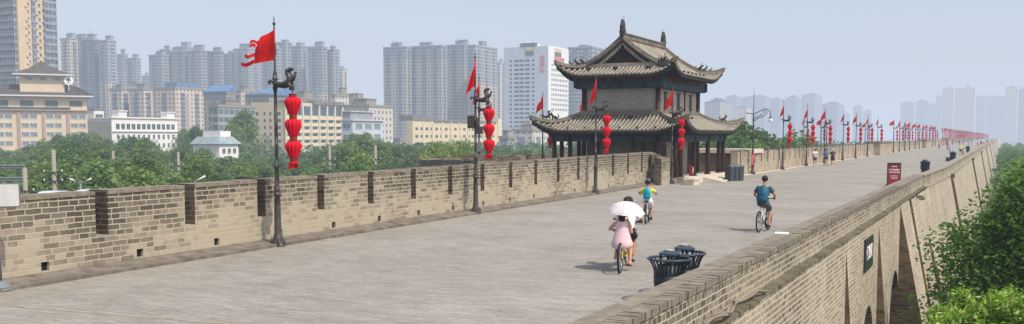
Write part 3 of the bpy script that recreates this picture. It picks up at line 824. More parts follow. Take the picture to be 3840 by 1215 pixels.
# storeys
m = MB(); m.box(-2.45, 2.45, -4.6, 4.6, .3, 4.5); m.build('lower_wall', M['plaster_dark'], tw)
m = MB(); m.mi = 0; m.box(-2.5, 2.5, -4.65, 4.65, 4.5, 6.15); uw = m.build('upper_wall', M['plaster'], tw)
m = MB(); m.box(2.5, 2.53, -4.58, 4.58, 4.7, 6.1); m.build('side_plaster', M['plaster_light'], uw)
m = MB(); m.box(2.45, 2.48, -4.5, 4.5, .3, 3.0); m.build('side_plaster', M['plaster'], tw)
for yy in (-4.75, 4.75):
    for xx in (-2.6, 2.6):
        m = MB(); m.lathe([(.17, .3), (.17, 7.0)], (xx, yy, 0), 10); m.build('column', M['red_wood'], tw, True)
for yy in (-3.0, 0.0, 3.0):     # upper windows on the walkway side
    w_ = MB(); w_.box(2.54, 2.58, yy-.2, yy+.2, 4.95, 5.8); wo = w_.build('window', basic('window_shadow', (.02, .012, .01), .5), tw)
    w_ = MB(); w_.box(2.54, 2.58, yy-.25, yy-.2, 4.9, 5.85); w_.box(2.54, 2.58, yy+.2, yy+.25, 4.9, 5.85); w_.box(2.54, 2.62, yy-.36, yy+.36, 5.85, 5.95); w_.box(2.54, 2.62, yy-.3, yy+.3, 4.82, 4.9)
    w_.build('frame', M['red_wood'], wo)
for yy in (-1.5, 1.5):
    m = MB(); m.lathe([(.06, 4.6), (.06, 6.9)], (2.56, yy, 0), 8); m.build('post', M['red_wood'], tw, True)
# beams and brackets under the upper eave
m = MB(); m.box(-3.05, 3.05, -5.15, 5.15, 6.16, 6.6); m.build('painted_beam', M['beam_blue'], tw)
m = MB()
for i in range(7):
    xx = -2.6+i*.86; m = MB(); m.box(xx, xx+.55, -5.18, -5.152, 6.66, 6.88); m.build('red_panel', M['beam_red'], tw)
for i in range(12):
    yy = -4.7+i*.86; m = MB(); m.box(3.052, 3.08, yy, yy+.5, 6.66, 6.88); m.build('red_panel', M['beam_red'], tw)
pass
m = MB(); m.box(-3.05, 3.05, -5.15, 5.15, 6.6, 7.0); m.build('bracket_band', M['timber_dark'], tw)
for sx in (-1, 1):
    for sy in (-1, 1):
        m = MB(); m.box(sx*3.05-.12, sx*3.05+.12, sy*5.15-.12, sy*5.15+.12, 6.22, 6.85); m.build('corner_bracket', basic('teal_bracket', (.02, .07, .08), .6, var=.4), tw)
# lower colonnade
for yy in (-6.1, -4.85, -1.75, 1.75, 4.85, 6.1):
    for xx in (4.2, -4.2):
        m = MB(); m.lathe([(.24, .3), (.26, .34), (.2, .4)], (xx, yy, 0), 12); m.lathe([(.16, .4), (.15, 3.2)], (xx, yy, 0), 12); m.build('column', M['red_wood'], tw, True)
for xx in (-3.05, -1.4, 1.4, 3.05):
    for yy in (-6.1, 6.1):
        m = MB(); m.lathe([(.24, .3), (.2, .4)], (xx, yy, 0), 12); m.lathe([(.16, .4), (.15, 3.2)], (xx, yy, 0), 12); m.build('column', M['red_wood'], tw, True)
m = MB()
for yy in (-6.1, 6.1): m.box(-4.4, 4.4, yy-.1, yy+.1, 2.62, 3.02)
for xx in (-4.2, 4.2): m.box(xx-.1, xx+.1, -5.98, 5.98, 2.62, 3.02)
m.build('painted_beam', M['beam_blue'], tw)
m = MB()
for yy in (-6.1, 6.1): m.box(-4.5, 4.5, yy-.18, yy+.18, 3.02, 3.3)
for xx in (-4.2, 4.2): m.box(xx-.18, xx+.18, -5.9, 5.9, 3.02, 3.3)
m.box(-4.1, 4.1, -6.0, 6.0, 3.05, 3.15)
m.build('bracket_band', M['timber_dark'], tw)
# doors and windows of the ground floor seen between the columns
for yy in (-3.2, 0.0, 3.2):
    m = MB(); m.box(2.49, 2.56, yy-.55, yy+.55, .35, 2.5); dr = m.build('door', M['red_wood'], tw)
    m = MB(); m.box(2.565, 2.58, yy-.4, yy-.06, 1.3, 2.3); m.box(2.565, 2.58, yy+.06, yy+.4, 1.3, 2.3); m.build('lattice', M['timber_dark'], dr)
for xx in (-1.6, 1.6):
    m = MB(); m.box(xx-.08, xx+.08, -4.7, -4.62, .3, 3.0); m.build('post', M['red_wood'], tw)
# stone platform with steps
pf = MB()
px0, px1, py0, py1 = -5.0, 5.5, -6.75, 7.3
pf.box(px0, px1, py0, py1, .002, .3); pfo = pf.build('stone_platform', M['pale_stone'], tw)
m = MB()
cz = G(2532, 697); lx0 = G(2532, 690).x-TX; 
m.box(5.55, 6.15, -8.6, -7.4, .003, .3); m.box(5.5, 6.2, -8.68, -7.32, .3, .42); m.build('stone_block', M['pale_stone'], tw)
m = MB()
for i in range(3): m.box(5.5, 5.5+.35*(3-i), -3.8, -1.4, .003+.1*i, .1+.1*i-.002)
st = m.build('steps', M['pale_stone'], tw)
for yy in (-4.1, -1.4):
    m = MB(); m.hexa([(5.5, yy, .003), (7.0, yy, .003), (7.0, yy+.28, .003), (5.5, yy+.28, .003), (5.5, yy, .34), (7.0, yy, .03), (7.0, yy+.28, .03), (5.5, yy+.28, .34)])
    m.build('step_cheek', M['pale_stone'], st)
m = MB(); m.lathe([(.75, .302), (.75, .34)], (4.9, -6.1, 0), 20); m.build('manhole_slab', M['coping'], tw)
# red extinguisher cabinet
q = G(2586, 660, .3)
ext = thing('extinguisher_cabinet', 'small red fire extinguisher cabinet standing between the tower columns', 'fire cabinet', (q.x+.1, q.y, .3))
m = MB(); m.box(-.1, .1, -.15, .15, 0, .7); m.build('cabinet_body', M['red_sign'], ext)
m = MB(); m.box(.132, .14, -.06, .06, .2, .6); m.build('white_label', M['white_ink'], ext)
# ------------------------------------------------------------------ lantern poles
def flag_mesh(name, kind, seed=0):
    """flag in the plane x(-)z hanging from the pole; cloth 4.9..6 m; streamers on the fly edge"""
    R = random.Random(seed); m = MB()
    W_, H_ = .74, .79
    nu, nv = 14, 10
    def P(u, v):   # u 0 at hoist ..1 fly ; v 0 bottom..1 top
        if kind == 'fly':
            x = -W_*u; z = 5.02+H_*v - .05*u - .20*u*v+.025*math.sin(u*6+v*2)
            y = .17*math.sin(u*7+v*1.5)*(.3+u)*.8+.07*math.sin(v*5+u*3)
        elif kind == 'limp':
            x = -.30*u*(1-v)**.7-.06*math.sin(u*9)*u*.6-.05*u; z = 4.95+.95*v - .42*u*(.55+.45*v)-.1*u*(1-v)
            y = .07*math.sin(u*11+v*4)
        else:
            x = -.62*u*(1-v*.45); z = 5.0+.88*v-.62*u*(.75+.25*v); y = .08*math.sin(u*8+v*3)
        return Vector((x, y, z))
    for i in range(nu):
        for j in range(nv):
            m.quad(P(i/nu, j/nv), P((i+1)/nu, j/nv), P((i+1)/nu, (j+1)/nv), P(i/nu, (j+1)/nv))
    # streamers
    for v0, ln, dz in ((.0, .42, -.07), (.27, .36, -.02), (.68, .2, .03), (.86, .2, .03)):
        w_ = .12; prev = None
        for k_ in range(7):
            q = k_/6
            base_b = P(1, v0); base_t = P(1, min(1, v0+w_/H_))
            if kind == 'fly': off = Vector((-ln*q, .06*math.sin(q*5+v0*8), dz*q+.03*math.sin(q*7+v0*5)))
            else: off = Vector((-.06*q, .05*math.sin(q*6+v0*7), -ln*.8*q))
            cur = (base_b+off, base_t+off)
            if prev: m.quad(prev[0], cur[0], cur[1], prev[1])
            prev = cur
    # dark hoist sleeve + emblem
    m.mi = 1
    m.sweep([(0, 0, 4.95), (0, 0, 5.85)], .028, n=6)
    if kind == 'fly':
        m.mi = 2
        for (u0, v0, u1, v1) in ((.38, .62, .62, .68), (.34, .5, .4, .6), (.42, .4, .66, .46), (.5, .46, .56, .62), (.62, .5, .7, .58), (.4, .3, .6, .36)):
            a, b_, c, d = P(u0, v0), P(u1, v0), P(u1, v1), P(u0, v1); o = Vector((0, -.006, 0))
            m.quad(a+o, b_+o, c+o, d+o)
    return m.mesh(name, [M['flag'], basic('flag_sleeve_'+kind, (.35, .01, .03), .6), basic('flag_emblem_'+kind, (.42, .012, .03), .6)], True)
FL = {k_: flag_mesh('flag_'+k_, k_, i) for i, k_ in enumerate(('fly', 'limp', 'slant'))}

def shaft_mesh():
    m = MB()
    m.lathe([(.2, 0), (.2, .03), (.17, .05), (.15, .2), (.115, .3), (.098, .34), (.088, 1.05), (.08, 1.38), (.108, 1.4), (.108, 1.44), (.07, 1.46), (.07, 1.51), (.095, 1.54), (.064, 1.58), (.06, 2.05), (.056, 2.14), (.076, 2.15), (.076, 2.2), (.05, 2.21), (.042, 4.72), (.035, 4.76), (.03, 4.78), (.022, 5.9), (.02, 5.96)], n=14)
    for i in range(4):   # foot ribs
        a = i*PI/2+PI/4; M_ = Matrix.Rotation(a, 4, 'Z')
        m.obox(M_, .1, .195, -.025, .025, 0, .22)
    m.ball((0, 0, 6.0), .045, 8, 6); m.sweep([(0, 0, 6.0), (0, 0, 6.2)], [.014, .008], n=5); m.ball((0, 0, 6.12), .022, 6, 4)
    return m.mesh('pole_shaft', M['iron'], True)
def dragon_mesh():
    m = MB()
    z = 4.42
    # tail scroll outside the pole, long sagging body, raised chest, head looking inwards, lifted forepaw
    m.sweep([(-.19, 0, z-.02), (-.24, 0, z+.05), (-.19, 0, z+.1), (-.12, 0, z+.05), (-.02, 0, z+.0), (.12, 0, z-.05), (.3, 0, z-.06), (.44, 0, z-.01), (.52, 0, z+.1), (.49, 0, z+.22), (.43, 0, z+.31), (.44, 0, z+.4), (.5, 0, z+.45)],
            [.03, .03, .03, .035, .055, .08, .1, .11, .1, .085, .075, .075, .06], n=10)
    m.ball((.52, 0, z+.45), (.09, .06, .06), 8, 6)
    m.sweep([(.55, 0, z+.46), (.63, 0, z+.44)], [.05, .03], n=6)
    m.sweep([(.53, 0, z+.42), (.6, 0, z+.38)], [.035, .02], n=5)
    m.sweep([(.54, 0, z+.08), (.62, 0, z+.12), (.67, 0, z+.22), (.69, 0, z+.31)], [.075, .055, .04, .035], n=7)
    m.ball((.71, 0, z+.33), (.045, .035, .03), 6, 4)
    for yy in (-.045, .045):
        m.sweep([(.5, yy, z), (.55, yy, z-.1), (.57, yy, z-.2)], [.06, .045, .03], n=6)
    m.sweep([(.1, 0, z-.05), (.05, 0, z-.12)], [.05, .03], n=6)
    m.sweep([(0, 0, z-.22), (0, 0, z+.3)], [.055, .055], n=12); m.ball((0, 0, z+.14), .075, 10, 6); m.ball((0, 0, z-.12), .07, 10, 6); m.ball((0, 0, z+.33), .05, 8, 5)
    m.sweep([(.02, .03, z+.22), (-.08, .03, z+.26), (-.07, .03, z+.34), (.0, .03, z+.33)], .016, n=5)
    # hook and chain
    m.sweep([(.58, 0, z-.17), (.585, 0, z-.24)], .016, n=5); m.ball((.585, 0, z-.215), .028, 6, 4)
    m.v = [(x*.92+(.04 if x > .1 else 0), y*1.25, 4.42+(z_-4.42)*(.8 if z_ > 4.42 else 1.0)) for (x, y, z_) in m.v]
    return m.mesh('dragon_bracket', M['bronze'], True)
SH = shaft_mesh(); DR = dragon_mesh()
def lantern_meshes():
    b = MB(); n = 78
    prof = [(.085, 0), (.13, .03), (.175, .1), (.2, .2), (.205, .3), (.19, .38), (.15, .45), (.1, .49), (.085, .5)]
    prof = [(r, z) for r, z in [(.09, 0), (.105, .03), (.135, .12), (.17, .22), (.197, .32), (.2, .39), (.18, .45), (.13, .495), (.09, .51)]]
    b.lathe(prof, n=n, rib=.085, ribs=13)
    body = b.mesh('lantern_body', M['lantern'], True)
    c = MB(); c.lathe([(.1, 0), (.105, .02), (.1, .05), (.1, .06), (.112, .075), (.1, .095)], n=14); band = c.mesh('lantern_band', M['lantern_band'], True)
    t_ = MB(); t_.lathe([(.1, 0), (.115, -.02), (.12, -.05)], n=14)
    for i in range(16):
        a = 2*PI*i/16; x, y = .1*math.cos(a), .1*math.sin(a); x2, y2 = 1.25*x-.03, 1.25*y
        t_.quad((x-.015, y, 0), (x+.02, y-.01, 0), (x2+.02, y2-.01, -.17-.03*(i % 3)), (x2-.02, y2, -.16-.02*(i % 2)))
    tas = t_.mesh('lantern_tassel', M['lantern'])
    return body, band, tas
LB, LBA, LT = lantern_meshes()
# far low-detail single meshes
def far_pole_mesh(kind):
    m = MB(); m.mi = 0
    m.lathe([(.2, 0), (.16, .3), (.1, .35), (.06, 4.7), (.03, 4.8), (.022, 6.1)], n=6)
    m.sweep([(-.22, 0, 4.5), (.15, 0, 4.4), (.45, 0, 4.43), (.55, 0, 4.55), (.45, 0, 4.78), (.58, 0, 4.86)], [.03, .07, .1, .09, .06, .05], n=5)
    m.sweep([(.57, 0, 4.5), (.7, 0, 4.75)], [.05, .02], n=4)
    m.mi = 1
    if kind == 'limp':
        m.quad((0, 0, 5.9), (-.28, .05, 5.35), (-.36, 0, 4.75), (0, 0, 4.95)); m.quad((0, 0, 5.5), (-.12, .05, 5.1), (-.15, 0, 4.5), (0, .02, 4.6))
    else:
        m.quad((0, 0, 5.85), (-.75, .08, 5.35), (-.8, -.04, 4.8), (0, 0, 5.0))
    return m.mesh('far_pole_'+kind, [M['iron'], M['flag']])
def far_lantern_mesh():
    m = MB(); 
    for i in range(3):
        z = -.72-.62*i; m.lathe([(.09, z), (.17, z+.2), (.2, z+.36), (.1, z+.5)], n=8)
    m.lathe([(.13, -2.12), (.1, -1.95)], n=6); m.sweep([(0, 0, -2.0), (0, 0, 0)], .09, n=5)
    return m.mesh('far_lantern', M['lantern'])
FP = {k_: far_pole_mesh(k_) for k_ in ('limp', 'slant')}; FLM = far_lantern_mesh()
def lantern_string(loc, rz, label, group=None, sway=0):
    t = thing('lantern_string', label, 'lantern', loc, rz, group)
    z = -.02
    c = MB(); c.sweep([(0, 0, .03), (0, 0, -.1)], .012, n=5); 
    for i in range(4): c.ball((0, 0, -.02-.025*i), .018, 5, 3)
    c.build('chain', M['iron'], t)
    for i in range(3):
        zt = -.05-.585*i
        link('band', LBA, t, (0, 0, zt-.095)); link('lantern_body', LB, t, (0, 0, zt-.095-.475), RND.uniform(0, 6), (1.04, 1.04, .93))
        link('band', LBA, t, (0, 0, zt-.095-.475-.07), 0, (.95, .95, .75))
    link('tassel', LT, t, (0, 0, -.05-.585*2-.095-.475-.07))
    return t
POLEN = 0
def pole(loc, flag, label, llabel, rz=0.0, with_lantern=True, lgroup=None, fl_rz=0.0, foot=False, fs=1.0):
    t = thing('lantern_pole', label, 'pole', loc, rz)
    link('pole_shaft', SH, t); link('dragon_bracket', DR, t)
    f = link('flag', FL[flag], t, rz=fl_rz)
    if foot:
        m = MB(); m.sweep([(-.1, -.35, 0), (-.1, -.35, 1.0), (-.1, -.1, 1.0)], .025, n=5); m.sweep([(-.1, -.35, .6), (-.1, -.1, .6)], .02, n=5); m.build('foot_rail', M['iron'], t)
    if with_lantern:
        q = Vector(loc)+Matrix.Rotation(rz, 3, 'Z') @ Vector((.585, 0, 4.18))
        lantern_string(q, rz, llabel, lgroup)
    return t
g1 = G(1043, 924); g2 = G(1784, 802); g3 = G(2233, 729); g4 = G(2519, 690)
pole(g1, 'fly', 'tall iron flag pole with a wide flying red flag, nearest on the left', 'string of three red lanterns hanging from the nearest pole', 0.0, fl_rz=.05)
p2 = pole(g2, 'limp', 'iron flag pole carrying a dark control box and a drooping flag', 'red lantern string beside the pole with the control box', 0.0, fl_rz=.2)
m = MB(); m.box(-.26, -.02, -.17, .17, 3.3, 3.78); m.box(.08, .1, -.1, .1, 3.3, 3.7); m.build('control_box', M['iron'], p2)
pole(g3, 'limp', 'iron flag pole standing before the front of the watchtower', 'red lantern string hanging before the watchtower front wall', 0.0, fl_rz=-.1)
pole(g4, 'slant', 'iron flag pole at the end of the brick return beside the tower steps', 'red lantern string hanging in front of the tower corner columns', 0.0, fl_rz=-.05)
# poles on the bastion behind
bp = onX(1797, 600, -24.5); bp1 = Vector((bp.x, bp.y, 0))
pole(bp1, 'limp', 'flag pole behind the near battlement with a black box and no lanterns in view', '', 0.1, with_lantern=False, fl_rz=.3)
m = MB(); m.box(-.16, .16, -.16, .16, 3.1, 3.5); o = m.build('control_box', M['iron'], None)
o.location = bp1; o.parent = [c for c in col.objects if c.name.startswith('lantern_pole') and 'no lanterns' in c.get('label', '')][0]; o.location = (0, 0, 0)
b2 = onX(2035, 590, -29.5)
pole(Vector((b2.x, b2.y, 0)), 'slant', 'flag pole on the outer bastion left of the watchtower eaves', 'red lanterns partly hidden under the left eave of the watchtower', 0.0)
b3 = onX(2184, 440, -30); pole(Vector((b3.x, b3.y, 0)), 'limp', 'flag pole behind the watchtower with only its flag tip showing above the roof', '', 0.0, with_lantern=False, fl_rz=1.2)

# poles beyond the tower
far = [(2935, 'limp'), (3024, 'limp'), (3091, 'slant'), (3160, 'limp'), (3208, 'slant'), (3252, 'limp'), (3289, 'limp')]
ordn = ['first', 'second', 'third', 'fourth', 'fifth', 'sixth', 'seventh']
for i, (px, k_) in enumerate(far):
    q = onX(px, 600, -17.45); q.z = 0
    pole(q, k_, '%s flag pole on the far battlement, counted from the ornate street lamp' % ordn[i], 'red lantern string on the %s pole beyond the ornate street lamp' % ordn[i], fl_rz=RND.uniform(-.3, .3), foot=True)
for px, lab in ((3015, 'flag pole standing outside the far battlement, left of the two'), (3078, 'flag pole standing outside the far battlement, right of the two')):
    q = onX(px, 500, -27); q.z = 0
    pole(q, 'limp', lab, 'red lantern string hanging outside the far battlement ' + ('behind the second pole' if px < 3050 else 'behind the third pole'))
# the hazy remainder of the row
ys = []; y = 193.9
for px in (3350, 3372, 3393, 3410, 3431, 3447, 3461, 3475): ys.append((onX(px, 560, -17.45).y, -17.45))
y = ys[-1][0]
while y < 1700:
    y += 12.3
    if 330 < (y % 480) < 352: continue
    ys.append((y, -17.45))
for yy in (172, 178, 232, 240, 330, 345, 480, 495, 640, 820, 1010):      # bastion poles standing farther out
    ys.append((yy, -27.0))
for i, (yy, xx) in enumerate(ys):
    near_ = yy < 300
    o = link('lantern_pole', FP['slant' if (RND.random() < (.6 if near_ else .35)) else 'limp'], None, (xx, yy, 0), RND.uniform(-.1, .15))
    tag(o, 'small hazy flag pole in the long receding row on the far battlement', 'pole', 'flag poles receding along the far battlement')
    o = link('lantern_string', FLM, None, (xx+.585, yy, 4.2), 0)
    tag(o, 'small hazy red lantern string in the long receding row', 'lantern', 'lantern strings receding along the far battlement')

# ornate street lamp
q = G(2822, 653)
t = thing('street_lamp', 'ornate dark street lamp with a scrolled arm and white globe beyond the tower', 'street lamp', q, -.25)
m = MB(); m.lathe([(.2, 0), (.2, .15), (.14, .25), (.1, .35), (.075, 1.2), (.055, 3.8), (.05, 4.6), (.03, 4.7), (.02, 6.3), (.005, 6.75)], n=12); m.ball((0, 0, 4.3), (.07, .07, .3), 8, 6); m.build('pole_shaft', M['iron'], t, True)
m = MB(); m.sweep([(-.65, 0, 4.86), (-.45, 0, 4.78), (0, 0, 4.72), (.5, 0, 4.92), (.95, 0, 5.12), (1.3, 0, 5.02), (1.42, 0, 4.72), (1.42, 0, 4.45)], .032, n=7)
def spiral(cx, cz, r, a0, turns, flip=1):
    return [(cx+flip*r*(1-i/14.0*.75)*math.cos(a0+turns*2*PI*i/14), 0, cz+r*(1-i/14.0*.75)*math.sin(a0+turns*2*PI*i/14)) for i in range(15)]
m.sweep(spiral(.25, 4.42, .17, 0, 1.2), .022, n=5); m.sweep(spiral(.62, 4.6, .17, PI, 1.2), .022, n=5); m.sweep(spiral(1.0, 4.82, .2, 0, 1.3, -1), .022, n=5)
m.sweep([(.0, 0, 4.2), (.2, 0, 4.22), (.42, 0, 4.42), (.8, 0, 4.5), (1.0, 0, 4.65)], .022, n=5)
m.build('scroll_arm', M['iron'], t, True)
m = MB(); m.ball((1.42, 0, 4.22), (.15, .15, .17), 12, 8); m.build('globe', M['white_ink'], t, True)
m = MB(); m.lathe([(.06, 4.38), (.13, 4.4), (.05, 4.5)], (1.42, 0, 0), 10); m.build('globe_cap', M['iron'], t, True)
m = MB(); m.lathe([(.12, .55), (.12, 1.6)], n=12); w_ = m.build('red_wrap', M['red_paint'], t, True)
text_obj('lettering', '\u6d88\n\u9632\n\u5b89\n\u5168', .16, (.02, -.125, 1.08), (PI/2, 0, .35), M['white_ink'], w_)
m = MB(); m.sweep([(-.4, -.2, 0), (-.4, -.2, 1.1), (-.06, -.05, 1.1)], .025, n=5); m.sweep([(-.4, -.2, .55), (-.06, -.05, .55)], .025, n=5); m.build('foot_rail', M['iron'], t)

# ------------------------------------------------------------------ bins, signs and small fixtures
def round_bin(loc, label, rz=0):
    t = thing('litter_bin', label, 'litter bin', loc, rz)
    m = MB(); n = 26
    prof = [(.27, .05), (.27, .3), (.272, .46), (.282, .56), (.305, .64), (.345, .72), (.385, .78)]
    for i in range(n):
        a = 2*PI*i/n; c, s_ = math.cos(a), math.sin(a); tx, ty = -s_*.018, c*.018
        for (r0, z0), (r1, z1) in zip(prof[:-1], prof[1:]):
            pts = []
            for (r, z) in ((r0, z0), (r1, z1)):
                for dr in (0, -.014):
                    for sg in (-1, 1): pts.append(Vector(((r+dr)*c+sg*tx, (r+dr)*s_+sg*ty, z)))
            o0, o1, i0, i1, p0_, p1_, q0, q1 = pts
            m.hexa([o0, o1, i1, i0, p0_, p1_, q1, q0])
    m.build('slats', M['bin_dark'], t)
    m = MB(); m.lathe([(.276, .34), (.284, .34), (.284, .5), (.276, .5)], n=28, cap=False); m.lathe([(.24, .04), (.272, .04), (.272, .1), (.24, .1)], n=28, cap=False); m.build('band', M['bin_dark'], t, True)
    m = MB(); m.sweep([(.385*math.cos(2*PI*i/32), .385*math.sin(2*PI*i/32), .79) for i in range(32)], .024, n=8, closed=True); m.build('rim', M['bin_blue'], t, True)
    m = MB(); m.lathe([(.0, .08), (.2, .08), (.2, .68), (.19, .68), (.185, .1), (.0, .1)], n=20, cap=False); m.build('liner', M['bin_dark'], t, True)
    m = MB(); m.lathe([(.19, .865), (.195, .87), (.195, .893), (.105, .935), (.1, .94), (.0, .942)], n=24)
    cp = m.build('canopy', M['bin_blue'], t)
    m = MB(); m.lathe([(.098, .942), (.098, .954), (.07, .955), (.068, .948), (.0, .948)], n=20); m.build('ash_tray', M['bin_lid'], cp, True)
    m = MB()
    for i in range(4):
        a = i*PI/2+.5; m.box(.16*math.cos(a)-.018, .16*math.cos(a)+.018, .16*math.sin(a)-.018, .16*math.sin(a)+.018, .66, .88)
    m.build('canopy_posts', M['bin_dark'], t)
def at_height(px, py, z): q = G(px, py, z); return Vector((q.x, q.y, 0))
round_bin(at_height(2511, 970, .79), 'slatted blue-grey litter bin with flared rim, nearer of the pair by the parapet')
round_bin(at_height(2567, 949, .79), 'slatted blue-grey litter bin half hidden behind its nearer twin')
def urn_bin(loc, label, s=1.0):
    t = thing('litter_bin', label, 'litter bin', loc)
    m = MB(); m.lathe([(.24*s, .002), (.27*s, .1), (.3*s, .7*s), (.36*s, .92*s), (.4*s, .95*s), (.4*s, 1.0*s)], n=14); m.build('bin_body', M['bin_dark'], t, True)
    m = MB(); t.scale = (.88, .88, 1.22); m.lathe([(.25*s, 1.0*s), (.22*s, 1.08*s), (.1*s, 1.12*s)], n=12); m.build('lid', M['bin_blue'], t, True)
    for i in (0, 1):
        m = MB(); m.box(-.02+(.31*s if i else -.31*s)-.02, (.31*s if i else -.31*s)+.02, -.05, .05, .55, .85); m.build('handle', M['bin_blue'], t)
urn_bin(Vector((onX(3469, 640, -4.7).x, onX(3469, 640, -4.7).y, 0)), 'dark tapered litter bin rising above the far parapet')
urn_bin(Vector((onX(3573, 600, -4.6).x, onX(3573, 600, -4.6).y, 0)), 'dark urn shaped bin beside the bench on the far walkway')
urn_bin(Vector((onX(3629, 570, -5.0).x, onX(3629, 570, -5.0).y, 0)), 'small dark bin by the person with the yellow top')
q = onX(3555, 600, -5.6)
t = thing('bench', 'low dark bench against the far parapet', 'bench', (q.x, q.y, 0), .1)
m = MB(); m.box(-.25, .35, -.9, .9, .4, .46); m.build('seat', M['iron'], t)
for yy in (-.7, .7): m = MB(); m.box(-.2, .3, yy-.03, yy+.03, .002, .4); m.build('leg', M['iron'], t)
# three grey wheelie style recycling boxes
for i, lab in enumerate(('grey recycling box nearest the tower steps', 'grey recycling box in the middle of three', 'grey recycling box farthest from the tower steps')):
    q = G(2739, 679)
    t = thing('recycling_box', lab, 'recycling bin', (q.x-.05+.225*i, q.y+.1+i*.36, 0), -.56)
    m = MB(); m.hexa([(-.3, -.17, .003), (.22, -.17, .003), (.22, .17, .003), (-.3, .17, .003), (-.33, -.185, .92), (.25, -.185, .92), (.25, .185, .92), (-.33, .185, .92)]); m.build('box_body', M['bin_grey'], t)
    m = MB(); m.prism([(-.35, -.19, .922), (.29, -.19, .922), (.26, -.19, 1.0), (.12, -.19, 1.07), (-.2, -.19, 1.08), (-.35, -.19, 1.0)], (0, .38, 0)); m.build('lid', basic('bluish_lid', (.09, .12, .16), .45), t)
# red notice board
q = G(3351, 697); 
t = thing('notice_board', 'dark framed red notice board standing on the walkway by the far parapet', 'sign', (q.x, q.y, 0), TH*.9-.02); t.scale = (.86, .86, .92)
m = MB(); m.box(-.47, .47, -.04, .04, .1, 1.52); m.box(-.47, -.38, -.3, .3, .003, .1); m.box(.38, .47, -.3, .3, .003, .1); m.build('frame', M['slate'], t)
m = MB(); m.box(-.41, .41, -.055, -.042, .16, 1.36); pn = m.build('panel', M['red_sign'], t)
def sg(s, size, z): text_obj('lettering', s, size, (0, -.058, z), (PI/2, 0, 0), M['white_ink'], pn, ext=.002, bold=.004)
sg('\u25c6 \u25cf \u25b2 \u25a0', .07, 1.27); sg('\u6e38\u5ba2\u9a91\u884c\u8bf7\u6ce8\u610f', .108, 1.05); sg('\u4e25\u7981\u4e0b\u5761\u901f\u9a91\u884c', .108, .88)
sg('\u8bf7\u6ce8\u610f\u811a\u4e0b\u5b89\u5168', .07, .64); sg('\u8bf7\u52ff\u6500\u722c\u57ce\u5899', .07, .5)
# whitish information board at the left edge of the frame
q = G(0, 1090)
t = thing('information_board', 'pale information board on a grey post cut off by the left edge', 'sign', (q.x, q.y, 0), TH+.35)
m = MB(); m.lathe([(.24, .002), (.24, .04), (.2, .05), (.17, .18), (.05, .2)], n=20); m.lathe([(.045, .2), (.045, 1.3)], n=12); m.build('post', M['grey_metal'], t, True)
w0 = onY(78, 690, q.y+.05); zt = w0.z
m = MB(); m.box(-1.05, .42, -.045, -.0, zt-.47, zt); fr = m.build('board', M['grey_metal'], t)
m = MB(); m.box(-1.03, .4, -.058, -.047, zt-.445, zt-.02); m.build('sheet', M['white_board'], fr)
# white tile lying on the parapet coping
q = G(2914, 877, .91)
t = thing('white_slab', 'thin white slab lying on the near parapet coping', 'slab', (-4.13, q.y, .915), .15)
m = MB(); m.box(-.15, .13, -.14, .16, 0, .025); m.build('slab_plate', M['white_ink'], t)
# loose cable on the string course
pts = []
for i in range(40):
    f = i/39; yy = 11.2+f*6.2
    pts.append((-3.66+.07*math.sin(f*15)+.03*math.sin(f*39), yy, .31+.05*abs(math.sin(f*9))+.03*math.sin(f*30)))
m = MB(); m.sweep(pts, .028, n=6)
pts2 = [(x+.05*math.sin(i*.5), y_+.1, z+.02) for i, (x, y_, z) in enumerate(pts[8:30])]
m.sweep(pts2, .022, n=6)
o = m.build('loose_cable', M['coping'], None, True); tag(o, 'tangled grey cable lying on the ledge below the near parapet', 'cable')

# ------------------------------------------------------------------ bicycles
M['tyre'] = basic('black_tyre', (.018, .018, .018), .85, var=.2)
M['chrome'] = basic('brushed_spokes', (.35, .35, .36), .35, metal=.8)
M['bike_white'] = basic('white_bike_paint', (.65, .65, .62), .35, var=.04)
M['bike_yellow'] = basic('yellow_bike_paint', (.75, .55, .02), .35, var=.04)
M['saddle'] = basic('black_saddle', (.015, .015, .016), .6)
def circle(c, r, n, axis='x'):
    return [(c[0], c[1]+r*math.cos(2*PI*i/n), c[2]+r*math.sin(2*PI*i/n)) for i in range(n)]
def wheel(parent, y, r=.335):
    m = MB(); m.sweep(circle((0, 0, 0), r-.022, 28), .024, n=8, closed=True, xdir=(1, 0, 0)); w = m.build('wheel', M['tyre'], parent, True); w.location = (0, y, r)
    m = MB(); m.sweep(circle((0, 0, 0), r-.052, 28), .012, n=6, closed=True, xdir=(1, 0, 0)); m.build('rim', M['chrome'], w, True)
    m = MB()
    for i in range(20):
        a = 2*PI*i/20; sx = .025 if i % 2 else -.025
        m.sweep([(sx, .018*math.cos(a+.6), .018*math.sin(a+.6)), (0, (r-.055)*math.cos(a), (r-.055)*math.sin(a))], .0028, n=4, cap=False)
    m.sweep([(-.05, 0, 0), (.05, 0, 0)], .025, n=8); m.build('spokes', M['chrome'], w)
